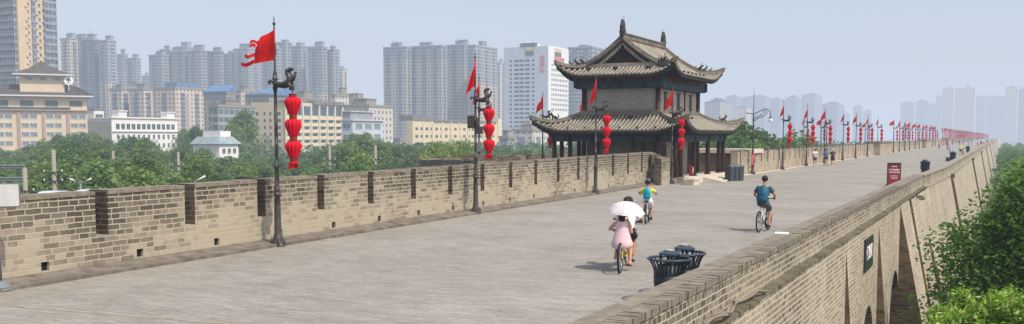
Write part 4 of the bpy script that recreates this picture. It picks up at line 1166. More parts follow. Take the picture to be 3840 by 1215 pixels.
def bicycle(name, label, loc, rz, mat, tandem=False, roll=0.0, hb=1.02, seat=.86):
    t = thing(name, label, 'bicycle', loc, rz); t.rotation_euler = (0, roll, rz)
    yr, yf = (-.52, .55) if not tandem else (-.85, .87)
    r = .335; bb = [(-.1, .29)] if not tandem else [(-.42, .29), (.34, .29)]
    wheel(t, yr); wheel(t, yf)
    m = MB(); hd = (0, yf-.2, .84); hd2 = (0, yf-.16, .7)
    seats = []
    for (by, bz) in bb:
        st = (0, by-.14, seat-.12); seats.append((0, by-.16, seat))
        m.sweep([(0, by, bz), st], .02, n=8); m.sweep([st, (0, by-.16, seat-.02)], .013, n=8)
    b0 = (0, bb[0][0], bb[0][1]); b1 = (0, bb[-1][0], bb[-1][1])
    s0 = (0, bb[0][0]-.13, seat-.16); s1 = (0, bb[-1][0]-.13, seat-.16)
    for sx in (-.05, .05):
        m.sweep([(sx*.4, b0[1], b0[2]), (sx, yr, r)], .012, n=6); m.sweep([(sx*.4, s0[1], s0[2]), (sx, yr, r)], .01, n=6)
        m.sweep([(sx*.6, yf-.15, .66), (sx, yf-.06, .5), (sx, yf, r)], .013, n=6)
    m.sweep([b1, hd2], .022, n=8); m.sweep([s1, hd], .019, n=8)
    if tandem: m.sweep([s0, s1], .02, n=8); m.sweep([b0, b1], .02, n=8); m.sweep([b0, s1], .016, n=8)
    m.sweep([hd2, hd, (0, yf-.23, hb-.04)], .022, n=8)
    m.build('frame', mat, t, True)
    m = MB(); m.sweep([(-.29, yf-.36, hb), (-.2, yf-.3, hb+.01), (-.05, yf-.22, hb), (.05, yf-.22, hb), (.2, yf-.3, hb+.01), (.29, yf-.36, hb)], .014, n=7)
    m.mi = 1; m.sweep([(-.3, yf-.37, hb), (-.2, yf-.305, hb+.01)], .02, n=7); m.sweep([(.2, yf-.305, hb+.01), (.3, yf-.37, hb)], .02, n=7); m.build('handlebar', [M['iron'], M['saddle']], t, True)
    if tandem:
        m = MB(); y_ = seats[1][1]; m.sweep([(0, y_, seat-.06), (0, y_-.2, seat+.08)], .014, n=6); m.sweep([(-.27, y_-.38, seat+.1), (-.18, y_-.26, seat+.1), (.18, y_-.26, seat+.1), (.27, y_-.38, seat+.1)], .014, n=7); m.build('stoker_bar', M['iron'], t, True)
    for (sx, sy, sz) in seats:
        m = MB(); m.sweep([(0, sy-.13, sz), (0, sy-.06, sz+.01), (0, sy+.05, sz+.005), (0, sy+.15, sz-.01)], [(.07, .03), (.085, .03), (.045, .025), (.02, .018)], n=10, xdir=(1, 0, 0)); m.build('saddle', M['saddle'], t, True)
    for (by, bz) in bb:
        m = MB(); m.sweep([(-.05, by, bz), (.07, by, bz)], .03, n=8); m.lathe([(.001, 0), (.09, 0), (.09, .006), (.001, .006)], (0, 0, 0), 18) if False else None
        m.sweep([(.06, by, bz), (.075, by+.03, bz-.165), (.075, by+.03, bz-.165)], .012, n=6); m.sweep([(-.06, by, bz), (-.075, by-.03, bz+.165)], .012, n=6)
        m.sweep(circle((.05, by, bz), .085, 18), .007, n=5, closed=True, xdir=(1, 0, 0))
        m.box(.075, .16, by-.02, by+.08, bz-.18, bz-.155); m.box(-.16, -.075, by-.08, by+.02, bz+.155, bz+.18)
        m.build('crank', M['iron'], t)
    return t

# ------------------------------------------------------------------ people
SKIN = {k_: basic('skin_'+k_, c, .6, var=.08, scale=12) for k_, c in (('light', (.52, .31, .21)), ('tan', (.38, .2, .125)))}
M['hair'] = basic('black_hair', (.018, .014, .012), .6, var=.3, scale=30)
def skin_obj(name, J, E_, mat, parent, sub=1, root=None):
    names = list(J); idx = {k_: i for i, k_ in enumerate(names)}
    me = bpy.data.meshes.new(name); me.from_pydata([J[k_][0] for k_ in names], [(idx[a], idx[b_]) for a, b_ in E_], [])
    me.materials.append(mat)
    o = bpy.data.objects.new(name, me); col.objects.link(o); o.parent = parent
    import bmesh
    bm = bmesh.new(); bm.from_mesh(me); ly = bm.verts.layers.skin.verify(); bm.verts.ensure_lookup_table()
    for i, k_ in enumerate(names):
        r = J[k_][1]; bm.verts[i][ly].radius = r if isinstance(r, tuple) else (r, r)
        bm.verts[i][ly].use_root = (k_ == (root or names[0]))
    bm.to_mesh(me); bm.free()
    s = o.modifiers.new('skin', 'SKIN'); s.use_smooth_shade = True
    if sub: ss = o.modifiers.new('sub', 'SUBSURF'); ss.levels = sub; ss.render_levels = sub
    return o
def person(name, label, loc, rz, K, skin='light', s=1.0, fingers=True):
    """K: joints in local metres (x right, y forward, z up). hip, chest, neck, head, sh/el/wr L,R, hp/kn/an L,R"""
    t = thing(name, label, 'person', loc, rz); t.scale = (s, s, s)
    V = {k_: Vector(v) for k_, v in K.items()}
    J = {'hip': (V['hip'], .11), 'waist': (V['hip'].lerp(V['chest'], .5), .105), 'chest': (V['chest'], .125), 'neck': (V['neck'], .052)}
    hd = V['head']; up_ = (hd-V['neck']).normalized(); fwd = Vector(K.get('face', (0, 1, 0)))
    J['jaw'] = (V['neck'].lerp(hd, .55)+fwd*.015, .066); J['face'] = (hd, .092); J['crown'] = (hd+up_*.065, .07)
    E_ = [('hip', 'waist'), ('waist', 'chest'), ('chest', 'neck'), ('neck', 'jaw'), ('jaw', 'face'), ('face', 'crown')]
    for sd in 'LR':
        a, e, w_ = V['sh'+sd], V['el'+sd], V['wr'+sd]
        J['sh'+sd] = (a, .055); J['bi'+sd] = (a.lerp(e, .5), .046); J['el'+sd] = (e, .038); J['fo'+sd] = (e.lerp(w_, .35), .038); J['wr'+sd] = (w_, .025)
        hv = Vector(K.get('hand'+sd, (w_-e).normalized())).normalized(); pm = w_+hv*.07
        J['pm'+sd] = (pm, (.034, .022))
        E_ += [('chest', 'sh'+sd), ('sh'+sd, 'bi'+sd), ('bi'+sd, 'el'+sd), ('el'+sd, 'fo'+sd), ('fo'+sd, 'wr'+sd), ('wr'+sd, 'pm'+sd)]
        if fingers:
            side_ = hv.cross(Vector((0, 0, 1)));
            if side_.length < .2: side_ = Vector((0, 1, 0))
            side_.normalize(); dn = hv.cross(side_).normalized()
            if dn.z > 0: dn = -dn
            for q, (of, ln) in enumerate(((-.03, .058), (-.01, .07), (.011, .066), (.031, .05))):
                a_ = pm+side_*of+hv*.015; b_ = a_+hv*ln*.55+dn*.008; c_ = b_+hv*ln*.3+dn*ln*.4
                J['f%d%s' % (q, sd)] = (b_, .0095); J['g%d%s' % (q, sd)] = (c_, .0085)
                E_ += [('pm'+sd, 'f%d%s' % (q, sd)), ('f%d%s' % (q, sd), 'g%d%s' % (q, sd))]
            th = w_+hv*.03-side_*.035*(1 if sd == 'L' else -1); J['t'+sd] = (th+hv*.03+dn*.012, .011); E_.append(('wr'+sd, 't'+sd))
        h_, k_, n_ = V['hp'+sd], V['kn'+sd], V['an'+sd]
        J['hp'+sd] = (h_, .088); J['th'+sd] = (h_.lerp(k_, .5), .075); J['kn'+sd] = (k_, .055); J['cf'+sd] = (k_.lerp(n_, .35), .055); J['an'+sd] = (n_, .035)
        toe = n_+Vector(K.get('toe'+sd, (0, .16, -.05))); J['to'+sd] = (toe, .034)
        E_ += [('hip', 'hp'+sd), ('hp'+sd, 'th'+sd), ('th'+sd, 'kn'+sd), ('kn'+sd, 'cf'+sd), ('cf'+sd, 'an'+sd), ('an'+sd, 'to'+sd)]
    skin_obj('body', J, E_, SKIN[skin], t, 1, 'hip')
    # facial features and ears
    m = MB(); sdv = fwd.cross(up_).normalized()
    m.ball(tuple(hd+fwd*.098-up_*.012), (.014, .016, .02), 6, 4)
    for q in (-1, 1): m.ball(tuple(hd+sdv*q*.092-up_*.005), (.014, .02, .03), 6, 4)
    m.build('ears_and_nose', SKIN[skin], t, True)
    m = MB()
    for q in (-1, 1): m.ball(tuple(hd+fwd*.086+sdv*q*.033+up_*.015), (.012, .012, .008), 6, 4)
    m.sweep([tuple(hd+fwd*.088-up_*.045+sdv*.025), tuple(hd+fwd*.09-up_*.047-sdv*.025)], .006, n=4)
    m.build('eyes_and_mouth', basic('face_detail', (.06, .02, .02), .5), t, True)
    return t, V
def hair(t, V, fwd=Vector((0, 1, 0)), length=0.0, mat=None):
    hd = V['head']; m = MB(); c = hd+Vector((0, 0, .028))-fwd*.018
    m.ball(tuple(c), (.1, .108, .1), 14, 9)
    if length: m.sweep([tuple(c-fwd*.05), tuple(c-fwd*.09+Vector((0, 0, -.1))), tuple(c-fwd*.1+Vector((0, 0, -.1-length)))], [(.08, .05), (.085, .045), (.04, .02)], n=10, xdir=fwd.cross(Vector((0, 0, 1))))
    return m.build('hair', mat or M['hair'], t, True)
def shirt(t, V, mat, sleeve=.6, loose=1.0, hem=.0, name='shirt', hem_z=None):
    m = MB(); hip, ch, nk = V['hip'], V['chest'], V['neck']; xd = (V['shR']-V['shL']).normalized()
    ax = (ch-hip).normalized()
    b0 = hip-ax*hem
    m.sweep([b0, hip+ax*.06, hip.lerp(ch, .5), ch-ax*.02, ch+ax*.07, V['shL'].lerp(V['shR'], .5)+ax*.035, nk-ax*.03],
            [(.175*loose, .13*loose), (.168*loose, .125*loose), (.16*loose, .12*loose), (.185*loose, .135), (.195, .12), (.15, .085), (.062, .06)], n=18, xdir=xd, cap=False)
    for sd in 'LR':
        a, e = V['sh'+sd], V['el'+sd]; cpt = a.lerp(ch, .25)
        m.sweep([cpt, a, a.lerp(e, sleeve*.6), a.lerp(e, sleeve)], [.075, .074, .068, .072], n=12, cap=False)
    return m.build(name, mat, t, True)
def shorts(t, V, mat, ln=.7, name='shorts', w=1.0):
    m = MB(); hip = V['hip']; ax = (V['waist2'] if 'waist2' in V else V['chest'])-hip; ax.normalize(); xd = (V['hpR']-V['hpL']).normalized()
    m.sweep([hip+ax*.1, hip+ax*.02, hip-ax*.07, hip-ax*.13], [(.165*w, .12), (.178*w, .135), (.175*w, .14), (.1, .09)], n=16, xdir=xd)
    for sd in 'LR':
        h_, k_ = V['hp'+sd], V['kn'+sd]; m.sweep([h_.lerp(hip, .3), h_, h_.lerp(k_, ln*.5), h_.lerp(k_, ln)], [.1, .108, .1, .1], n=14, cap=False)
    return m.build(name, mat, t, True)
def shoes(t, V, K, mat, name='shoe', r=.044):
    for sd in 'LR':
        n_ = V['an'+sd]; tv = Vector(K.get('toe'+sd, (0, .16, -.05))); m = MB()
        m.sweep([n_-tv*.35+Vector((0, 0, -.02)), n_+Vector((0, 0, -.035)), n_+tv*.6+Vector((0, 0, -.01)), n_+tv*1.2+Vector((0, 0, .0))], [(r*.9, r), (r*1.05, r*1.15), (r*1.1, r*.8), (r*.6, r*.45)], n=10, xdir=(1, 0, 0))
        m.build(name, mat, t, True)
def cap_(t, V, mat, fwd=Vector((0, 1, 0)), helmet=False, brim=True, name='cap'):
    hd = V['head']; m = MB(); c = hd+Vector((0, 0, .045))-fwd*.01
    m.ball(tuple(c), (.115, .125, .098) if not helmet else (.12, .145, .11), 14, 8)
    if brim: m.sweep([tuple(c+fwd*.08+Vector((0, 0, -.01))), tuple(c+fwd*.2+Vector((0, 0, -.03)))], [(.09, .01), (.06, .008)], n=10, xdir=fwd.cross(Vector((0, 0, 1))))
    o = m.build(name, mat, t, True)
    if helmet:
        m = MB()
        for q in (-.06, 0, .06): m.sweep([tuple(c+Vector((q, -.125, .03))), tuple(c+Vector((q, -.05, .105))), tuple(c+Vector((q, .06, .105))), tuple(c+Vector((q, .13, .03)))], .012, n=5)
        m.build('vents', basic('helmet_grey', (.25, .27, .3), .4), o)
    return o
def backpack(t, V, mat, strap, w=.17, h=.44, d=.11, side=True, name='backpack'):
    ch, hip = V['chest'], V['hip']; ax = (ch-hip).normalized(); bk = Vector((0, -1, 0)); bk = (bk-ax*bk.dot(ax)).normalized()
    c0 = ch+ax*.1+bk*.14; m = MB()
    m.sweep([c0+ax*.03, c0-ax*.02, c0-ax*h*.35, c0-ax*h*.8, c0-ax*h*.97, c0-ax*h], [(w*.45, d*.4), (w*.85, d*.8), (w, d), (w*1.02, d*1.1), (w*.9, d*.85), (w*.5, d*.4)], n=16, xdir=(1, 0, 0))
    o = m.build(name, mat, t, True)
    m = MB(); m.sweep([c0-ax*h*.5+bk*d*1.0+Vector((-w*.75, 0, 0)), c0-ax*h*.5+bk*(d*1.12), c0-ax*h*.5+bk*d*1.0+Vector((w*.75, 0, 0))], .006, n=4); m.sweep([c0+ax*.0+bk*d*.8, c0-ax*h*.4+bk*d*1.15], .006, n=4); m.build('seam', M['saddle'], o)
    m = MB()
    for q in (-1, 1):
        sh = V['shR'] if q > 0 else V['shL']; ctr = ch+Vector((q*.12, 0, 0))
        m.sweep([c0+Vector((q*.1, 0, 0)), ctr+ax*.14, ctr+ax*.1-bk*.12, ctr-ax*.06-bk*.145], [(.024, .01)]*4, n=6, xdir=(1, 0, 0))
        m.sweep([c0-ax*h*.66+Vector((q*w*1.0, 0, 0)), c0-ax*h*.6+Vector((q*w*1.13, .07, 0))-bk*.02], [(.02, .012)]*2, n=6)
    m.build('straps', strap, o)
    return o
def cloth(name, c, rough=.8): return basic(name, c, rough, var=.1, scale=14, bump=.3)

def ride_pose(seat=.88, lean=.28, hb=(.3, .42, 1.03), kneeR=(.1, .38, .66), ankR=(.12, .12, .2), kneeL=(-.1, .3, .78), ankL=(-.12, -.02, .5), sw=.18, torso=.5, sh_y=0):
    hip = Vector((0, -.12, seat+.06)); ch = hip+Vector((0, math.sin(lean)*torso*.72, math.cos(lean)*torso*.72)); nk = hip+Vector((0, math.sin(lean)*torso*1.1, math.cos(lean)*torso*1.1))
    hd = nk+Vector((0, .06, .16)); sc = ch+(nk-ch)*.45
    K = dict(hip=hip, chest=ch, neck=nk, head=hd, shL=sc+Vector((-sw, 0, 0)), shR=sc+Vector((sw, 0, 0)))
    for sd, q in (('L', -1), ('R', 1)):
        w_ = Vector((q*hb[0], hb[1], hb[2]+.03)); a = K['sh'+sd]
        K['wr'+sd] = w_-Vector((0, .06, -.02)); K['el'+sd] = a.lerp(K['wr'+sd], .5)+Vector((q*.1, -.03, -.07)); K['hand'+sd] = (-q*.2, .9, -.3)
    K.update(hpL=hip+Vector((-.09, .02, -.03)), hpR=hip+Vector((.09, .02, -.03)), knL=Vector(kneeL), knR=Vector(kneeR), anL=Vector(ankL), anR=Vector(ankR))
    K['toeL'] = K['toeR'] = (0, .15, -.05)
    return K
def heading(pr, pf):
    a, b_ = G(*pr), G(*pf); d = b_-a; return (a+b_)/2, math.atan2(-d.x, d.y)
# man with blue rucksack
ctr = (G(2848, 868)+G(2879, 860))/2; ctr.z = 0
hz = -.06; hz = TH-math.atan2(2862-1920, F)-.26 if False else .10
ctr = G(2863, 867)
bk = bicycle('bicycle', 'white framed bicycle ridden by the man with the dark blue rucksack', ctr, -.06, M['bike_white'])
K = ride_pose(seat=.86, lean=.22, hb=(.28, .22, 1.02), torso=.52)
t, V = person('person', 'man cycling away in grey shorts with a large dark blue rucksack', ctr, -.06, K, 'tan')
hair(t, V); shirt(t, V, cloth('navy_tshirt', (.05, .075, .11)), .62, 1.1); shorts(t, V, cloth('grey_shorts', (.09, .1, .11)), .75, w=1.1); shoes(t, V, K, cloth('brown_sandal', (.09, .05, .04)), 'sandal')
backpack(t, V, cloth('petrol_rucksack', (.012, .1, .17), .6), basic('neon_strap', (.3, .75, .05), .5), .175, .5, .12)
# child in yellow
ctr = G(2428, 836)
kz = .22
bk = bicycle('bicycle', 'dark city bicycle ridden by the child in yellow', ctr, kz, M['bike_white'], seat=.76)
K = ride_pose(seat=.76, lean=.12, hb=(.3, .2, 1.02), torso=.43, sw=.15, kneeR=(.1, .3, .56), ankR=(.12, .12, .19), kneeL=(-.1, .26, .7), ankL=(-.12, .0, .46))
t, V = person('person', 'child cycling away in a yellow top, cycle helmet and white shorts', ctr, kz, K, 'tan', s=.96)
hair(t, V); cap_(t, V, basic('helmet_black', (.02, .022, .03), .3), helmet=True, brim=False, name='helmet')
shirt(t, V, cloth('yellow_tshirt', (.62, .56, .06)), .6, .92); shorts(t, V, cloth('white_shorts', (.7, .7, .74)), .8, w=.95); shoes(t, V, K, cloth('black_shoe', (.02, .02, .025)))
backpack(t, V, cloth('turquoise_backpack', (.0, .3, .42), .5), basic('lime_strap', (.45, .5, .05), .5), .135, .36, .1)
# couple on the tandem
pr, pf = G(2326, 1024), G(2364, 990)
d = pf-pr; d.z = 0; tz = math.atan2(-d.x, d.y); ctr = (pr+pf)/2
td = bicycle('tandem_bicycle', 'yellow tandem bicycle ridden by the couple under the umbrella', ctr, tz, M['bike_yellow'], tandem=True, seat=.8)
RZ = Matrix.Rotation(tz, 3, 'Z')
K = ride_pose(seat=.78, lean=.24, hb=(.28, .28, 1.04), torso=.45)
t, V = person('person', 'man in a white shirt and black cap steering the tandem', ctr+RZ @ Vector((0, .29, 0)), tz, K, 'tan')
hair(t, V); cap_(t, V, cloth('black_cap', (.02, .02, .022))); shirt(t, V, cloth('white_shirt', (.78, .78, .8)), .62, 1.05); shorts(t, V, cloth('black_shorts', (.02, .022, .03)), .8, w=1.05)
shoes(t, V, K, cloth('grey_shoe', (.3, .28, .27)))
K = ride_pose(seat=.68, lean=.06, hb=(.24, .12, .88), torso=.38, sw=.15, kneeR=(.14, .26, .56), ankR=(.15, .08, .2), kneeL=(-.12, .26, .6), ankL=(-.15, -.04, .34))
K['elR'] = Vector((.21, -.1, .86)); K['wrR'] = Vector((.12, .1, 1.04)); K['handR'] = (-.3, .3, .8)
wp = ctr+RZ @ Vector((0, -.47, 0))
t, V = person('person', 'woman in a pale pink sleeveless dress on the back seat of the tandem', wp, tz, K, 'light')
hair(t, V, length=.2)
m = MB(); m.ball(tuple(V['head']+Vector((.06, -.1, -.08))), (.05, .03, .025), 8, 5); m.build('hair_ribbon', basic('pink_ribbon', (.7, .04, .2), .5), t, True)
pk = fabric_red('pale_pink_chiffon', (.9, .66, .70), .2)
m = MB(); hip, ch = V['hip'], V['chest']
m.sweep([V['neck']-Vector((0, 0, .03)), V['shL'].lerp(V['shR'], .5)+Vector((0, 0, .03)), ch+Vector((0, 0, .04)), ch, hip+Vector((0, 0, .18)), hip+Vector((0, .0, .06)), hip+Vector((0, .0, -.04)), hip+Vector((0, .02, -.11)), hip+Vector((0, .03, -.19)), hip+Vector((0, .03, -.22))],
        [(.06, .055), (.125, .08), (.15, .11), (.152, .12), (.15, .12), (.185, .15), (.215, .19), (.245, .22), (.23, .21), (.18, .16)], n=26, xdir=(1, 0, 0))
m.build('dress', pk, t, True)
shoes(t, V, K, cloth('coral_shoe', (.7, .3, .25)))
# umbrella held over her
ut = wp+RZ @ Vector((.07, .06, 0)); 
um = thing('umbrella', 'white umbrella with faint pink lines held over the woman in pink', 'umbrella', (ut.x, ut.y, 1.16), tz)
M['umb'] = fabric_red('white_pink_canopy', (.92, .89, .89), .3)
def umb_pt(a, q):
    n8 = 8; r = .42*math.sin(q*1.25)/math.sin(1.25); sc = 1-.04*abs(math.sin(a*n8/2)); z = .27*math.cos(q*1.45)-.1
    return Vector((r*math.cos(a)*sc, r*math.sin(a)*sc, z))
m = MB()
for i in range(48):
    a, a2 = 2*PI*i/48, 2*PI*(i+1)/48
    for j in range(7): m.quad(umb_pt(a, j/7), umb_pt(a, (j+1)/7), umb_pt(a2, (j+1)/7), umb_pt(a2, j/7))
cn = m.build('canopy', M['umb'], um, True); cn.location = (.0, 0, .22); cn.rotation_euler = (.12, .1, 0)
m = MB()
for i in range(8):
    a = 2*PI*i/8; m.sweep([umb_pt(a, j/5)+Vector((0, 0, -.008)) for j in range(6)], .004, n=4)
m.sweep([(0, 0, .17), (0, 0, .22)], .006, n=5)
m.build('ribs', M['chrome'], cn)
m = MB(); m.sweep([(0, 0, .4), (.02, 0, .05), (.03, .03, -.02)], .007, n=6); m.build('stem', M['chrome'], um)
m = MB()
for i in range(9):
    a = i*.7; pts = [umb_pt(a+.25*math.sin(j*.9+i), .2+j*.1)+Vector((0, 0, .004)) for j in range(7)]; m.sweep(pts, .003, n=4)
m.build('printed_lines', basic('pink_print', (.8, .5, .56), .7), cn)

# pedestrians coming towards the camera
def walk_pose(st=.18, arm=.1):
    K = dict(hip=(0, 0, .92), chest=(0, .02, 1.28), neck=(0, .02, 1.48), head=(0, .04, 1.63), shL=(-.18, .01, 1.4), shR=(.18, .01, 1.4))
    K.update(elL=(-.23, -.05-arm, 1.14), elR=(.23, -.05+arm, 1.14), wrL=(-.22, .05-arm, .9), wrR=(.22, .08+arm, .9))
    K.update(hpL=(-.09, 0, .88), hpR=(.09, 0, .88), knL=(-.1, st*.6, .5), knR=(.1, -st*.1, .5), anL=(-.1, st*.9, .08), anR=(.1, -st*1.1, .1)); K['toeL'] = K['toeR'] = (0, .15, -.045)
    return K
for i, (px, py, lab, sk) in enumerate(((3055, 623, 'pedestrian in a white shirt and navy shorts holding a phone', 'tan'), (3096, 623, 'pedestrian in a blue T-shirt and black shorts', 'tan'), (3122, 624, 'pedestrian in a black top and pale cap with white shoes', 'light'))):
    q = G(px, py); K = walk_pose(.16 if i != 1 else .22)
    if i != 1:
        K['elL'] = (-.26, .02, 1.18); K['wrL'] = (-.1, .25, 1.24); K['handL'] = (.4, .3, .5)
    if i == 2: K['elR'] = (.26, .02, 1.16); K['wrR'] = (.12, .26, 1.12); K['handR'] = (-.5, .4, .1)
    az = PI+.35 if i != 2 else PI+.2
    t, V = person('person', lab, q, az, K, sk)
    if i < 2: hair(t, V)
    else: hair(t, V); cap_(t, V, cloth('pale_cap', (.5, .5, .47)))
    shirt(t, V, cloth('ped_shirt', ((.75, .73, .72), (.05, .13, .33), (.025, .022, .03))[i]), .65, 1.05, .08 if i == 1 else .1)
    shorts(t, V, cloth('ped_shorts', ((.03, .04, .06), (.02, .02, .03), (.02, .022, .035))[i]), .75 if i != 1 else .5)
    shoes(t, V, K, cloth('ped_shoe', ((.7, .7, .7), (.05, .04, .04), (.8, .8, .8))[i]))
    if i == 0:
        m = MB(); m.box(.14, .24, -.02, .16, .86, 1.02); m.sweep([(-.12, .12, 1.38), (.05, .17, 1.2), (.18, .1, 1.0)], .012, n=5); m.build('shoulder_bag', M['saddle'], t)
# distant figures on the walkway
def far_person(px, py, lab, top, bottom, bike=None, away=True, hat=None, s=1.0):
    q = G(px, py); az = (0 if away else PI)+RND.uniform(-.2, .2)
    K = ride_pose() if bike else walk_pose()
    t, V = person('person', lab, q, az, K, 'light' if RND.random() < .5 else 'tan', s, False)
    hair(t, V); shirt(t, V, cloth('far_shirt', top), .6, 1.05); shorts(t, V, cloth('far_shorts', bottom), .7)
    if hat: cap_(t, V, cloth('far_cap', hat))
    if bike: bicycle('bicycle', bike, q, az, M['bike_white'])
FPP = [(3521, 562, 'distant cyclist in a pale top riding left of the others', (.3, .2, .35), (.03, .03, .05), 'small bicycle under the distant cyclist in the pale top', None),
       (3553, 561, 'distant cyclist in a red top', (.5, .04, .05), (.1, .1, .1), 'small bicycle under the distant cyclist in red', None),
       (3563, 581, 'distant woman in lavender with a white hat walking away', (.5, .52, .68), (.5, .52, .68), None, (.8, .8, .8)),
       (3602, 581, 'person in a yellow top and white cap beside a bicycle', (.72, .68, .15), (.04, .02, .03), None, (.8, .8, .8)),
       (3571, 545, 'far cyclist in bright red near the brick gate block', (.6, .03, .04), (.3, .3, .3), 'tiny bicycle under the bright red cyclist', None),
       (3597, 546, 'far person in a dark maroon top', (.15, .05, .08), (.05, .05, .08), 'tiny bicycle under the maroon cyclist', None),
       (3606, 545, 'far person in a white top beside the maroon one', (.6, .6, .65), (.08, .06, .1), 'tiny bicycle beside the maroon cyclist', None),
       (3612, 541, 'far person in dark clothes just right of the white top', (.08, .08, .12), (.05, .05, .08), None, None),
       (3631, 543, 'far cyclist in grey right of the centre group', (.3, .3, .33), (.1, .05, .08), 'tiny bicycle under the grey cyclist', None),
       (3643, 543, 'far cyclist in pale red right of the grey one', (.55, .3, .3), (.2, .1, .12), 'tiny bicycle under the pale red cyclist', None),
       (3667, 552, 'far cyclist in pink and white near the far parapet', (.6, .3, .35), (.1, .1, .12), 'tiny bicycle near the far parapet', None),
       (3679, 548, 'far crouching person in black by the parapet', (.03, .03, .05), (.03, .03, .05), None, None),
       (3689, 545, 'far person in white by the parapet', (.75, .75, .78), (.1, .1, .14), None, None),
       (3700, 540, 'far person in teal by the parapet', (.05, .18, .2), (.03, .05, .06), None, None),
       (3706, 533, 'faint person with a white hat near the vanishing point', (.2, .2, .28), (.1, .1, .14), None, (.8, .8, .8)),
       (3719, 533, 'faint dark figure near the vanishing point', (.1, .1, .16), (.08, .08, .12), None, None)]
for (px, py, lab, tp, bt, bl, hat) in FPP: far_person(px, py, lab, tp, bt, bl, bt != 0, hat)
q = G(3611, 581); bicycle('bicycle', 'bicycle pushed by the person in the yellow top', q, .1, M['iron'])
# ------------------------------------------------------------------ buildings
def block(pl, pc, pr, pyt, D, phi=0.0, gz=-12.0, minw=8.0):
    """footprint from the picture columns of its left, near and right corners at depth D.
    returns near corner, yaw, width along the left face, length along the right face, height"""
    C = atD(pc, pyt, D); e1 = Vector((math.sin(phi), math.cos(phi), 0)); e2 = Vector((-math.cos(phi), math.sin(phi), 0))
    def run(px, e):
        r = ray(px, HOR); n = Vector((-r.y, r.x, 0)); den = e.dot(n)
        if abs(den) < 1e-6: return minw
        return -(C-CAM).dot(n)/den
    w = run(pl, e2) if pl < pc-.5 else 0; l = run(pr, e1) if pr > pc+.5 else 0
    if not 0 < w < 400: w = 12.0
    if not 0 < l < 120: l = 16.0
    return C, -phi, max(w, 3), max(l, 3), C.z-gz
def bld(name, label, cat, C, yaw, gz=-12, group=None):
    return thing(name, label, cat, (C.x, C.y, gz), yaw, group)
# local frame: origin at the near corner, x from -w to 0 (left face at y=0), y from 0 to l (right face at x=0)
def body(t, w, l, h, mat, name='wall', x1=0, y0=0, z0=0):
    m = MB(); m.box(x1-w, x1, y0, y0+l, z0, h); return m.build(name, mat, t)
def win_mesh(w, h, face, glass, frame=True):
    """pane with a recess frame; face 'L' lies on y=0, face 'R' on x=0"""
    m = MB(); m.mi = 0; fr = .07
    if face == 'L': m.box(-w/2, w/2, -.05, .03, 0, h)
    else: m.box(-.03, .05, -w/2, w/2, 0, h)
    if frame:
        m.mi = 1
        for (a, b_, c, d) in ((-w/2-fr, -w/2, -fr, h+fr), (w/2, w/2+fr, -fr, h+fr), (-w/2, w/2, h, h+fr), (-w/2, w/2, -fr*1.6, 0), (-.03, .03, 0, h)):
            if face == 'L': m.box(a, b_, -.12, .0, c, d)
            else: m.box(.0, .12, a, b_, c, d)
    return m.mesh('window', [glass, M['frame_white']])
def windows(t, face, us, zs, w, h, glass, frame=True, off=0.0, name='window', limit=100):
    me = win_mesh(w, h, face, glass, frame); n = 0
    for z in zs:
        for u in us:
            if n >= limit: return
            o = link(name, me, t, (u, off, z) if face == 'L' else (off, u, z)); n += 1
def lin(a, b_, n): return [a+(b_-a)*(i+.5)/n for i in range(n)]
# materials for facades
FM = {}
def fm(key, *a, **k):
    if key not in FM: FM[key] = facade('facade_'+key, *a, **k)
    return FM[key]
tan = (.60, .46, .29); tan2 = (.42, .32, .22); grey = (.2, .21, .215); dgl = (.05, .065, .075)
fm('tan_block', tan, (.07, .075, .07), 3.2, 3.0, .3, .42)
fm('grey_tower', (.33, .37, .39), (.07, .085, .1), 2.9, 3.0, .55, .55)
fm('two_tone', (.55, .43, .29), (.08, .085, .085), 2.7, 3.0, .5, .5, wall2=(.25, .295, .325), split=56)
fm('two_tone_b', (.54, .43, .30), (.07, .075, .08), 3.1, 3.0, .45, .5, wall2=(.28, .325, .355), split=62)
fm('cream_grid', (.6, .51, .38), (.09, .09, .09), 2.8, 3.0, .5, .55)
fm('blue_glass', (.13, .15, .165), (.05, .08, .11), 2.4, 3.0, .85, .7)
fm('office_glass', (.35, .36, .35), (.05, .09, .1), 3.4, 3.4, .85, .62)
fm('resid', (.56, .47, .37), (.08, .08, .08), 3.4, 3.0, .42, .48)
fm('resid_grey', (.3, .29, .27), (.08, .085, .09), 3.2, 3.0, .5, .5)
fm('pale_resid', (.58, .54, .48), (.1, .105, .1), 3.3, 3.1, .4, .48)
fm('strip', (.42, .40, .35), (.055, .075, .095), 3.0, 3.0, .52, .6, wall2=(.29, .335, .365), split=84)
fm('hazed_tower', (.17, .22, .28), (.08, .11, .15), 3.3, 3.0, .55, .6)  # blue of the distant haze put into the wall colour
fm('far_yellow', (.58, .53, .38), (.16, .18, .16), 6.5, 3.1, .62, .5)
M['roof_grey'] = basic('flat_roof_felt', (.2, .195, .185), .95, var=.2, scale=.3)
M['roof_blue'] = basic('blue_sheet_roof', (.1, .2, .36), .5, var=.2, scale=.4)
M['roof_green'] = basic('green_sheet_roof', (.27, .34, .35), .5, var=.15, scale=.4)
M['tile_grey'] = basic('grey_tiled_roof', (.085, .075, .07), .8, var=.2, scale=.6, bump=.4)
M['tan_wall'] = basic('tan_render', tan, .85, var=.06, scale=.2)
M['hotel_wall'] = basic('ochre_hotel_wall', (.62, .51, .355), .85, var=.06, scale=.2)
M['hotel_pier'] = basic('pinkish_pier', (.38, .27, .24), .85, var=.08, scale=.3)
M['cream_wall'] = basic('cream_render', (.66, .56, .36), .85, var=.06, scale=.15)
M['cream_band'] = basic('cream_band', (.70, .60, .38), .85, var=.05, scale=.2)
M['balcony_glass'] = basic('blue_grey_balcony_glass', (.11, .165, .215), .25, var=.4, scale=.25, spec=.5)
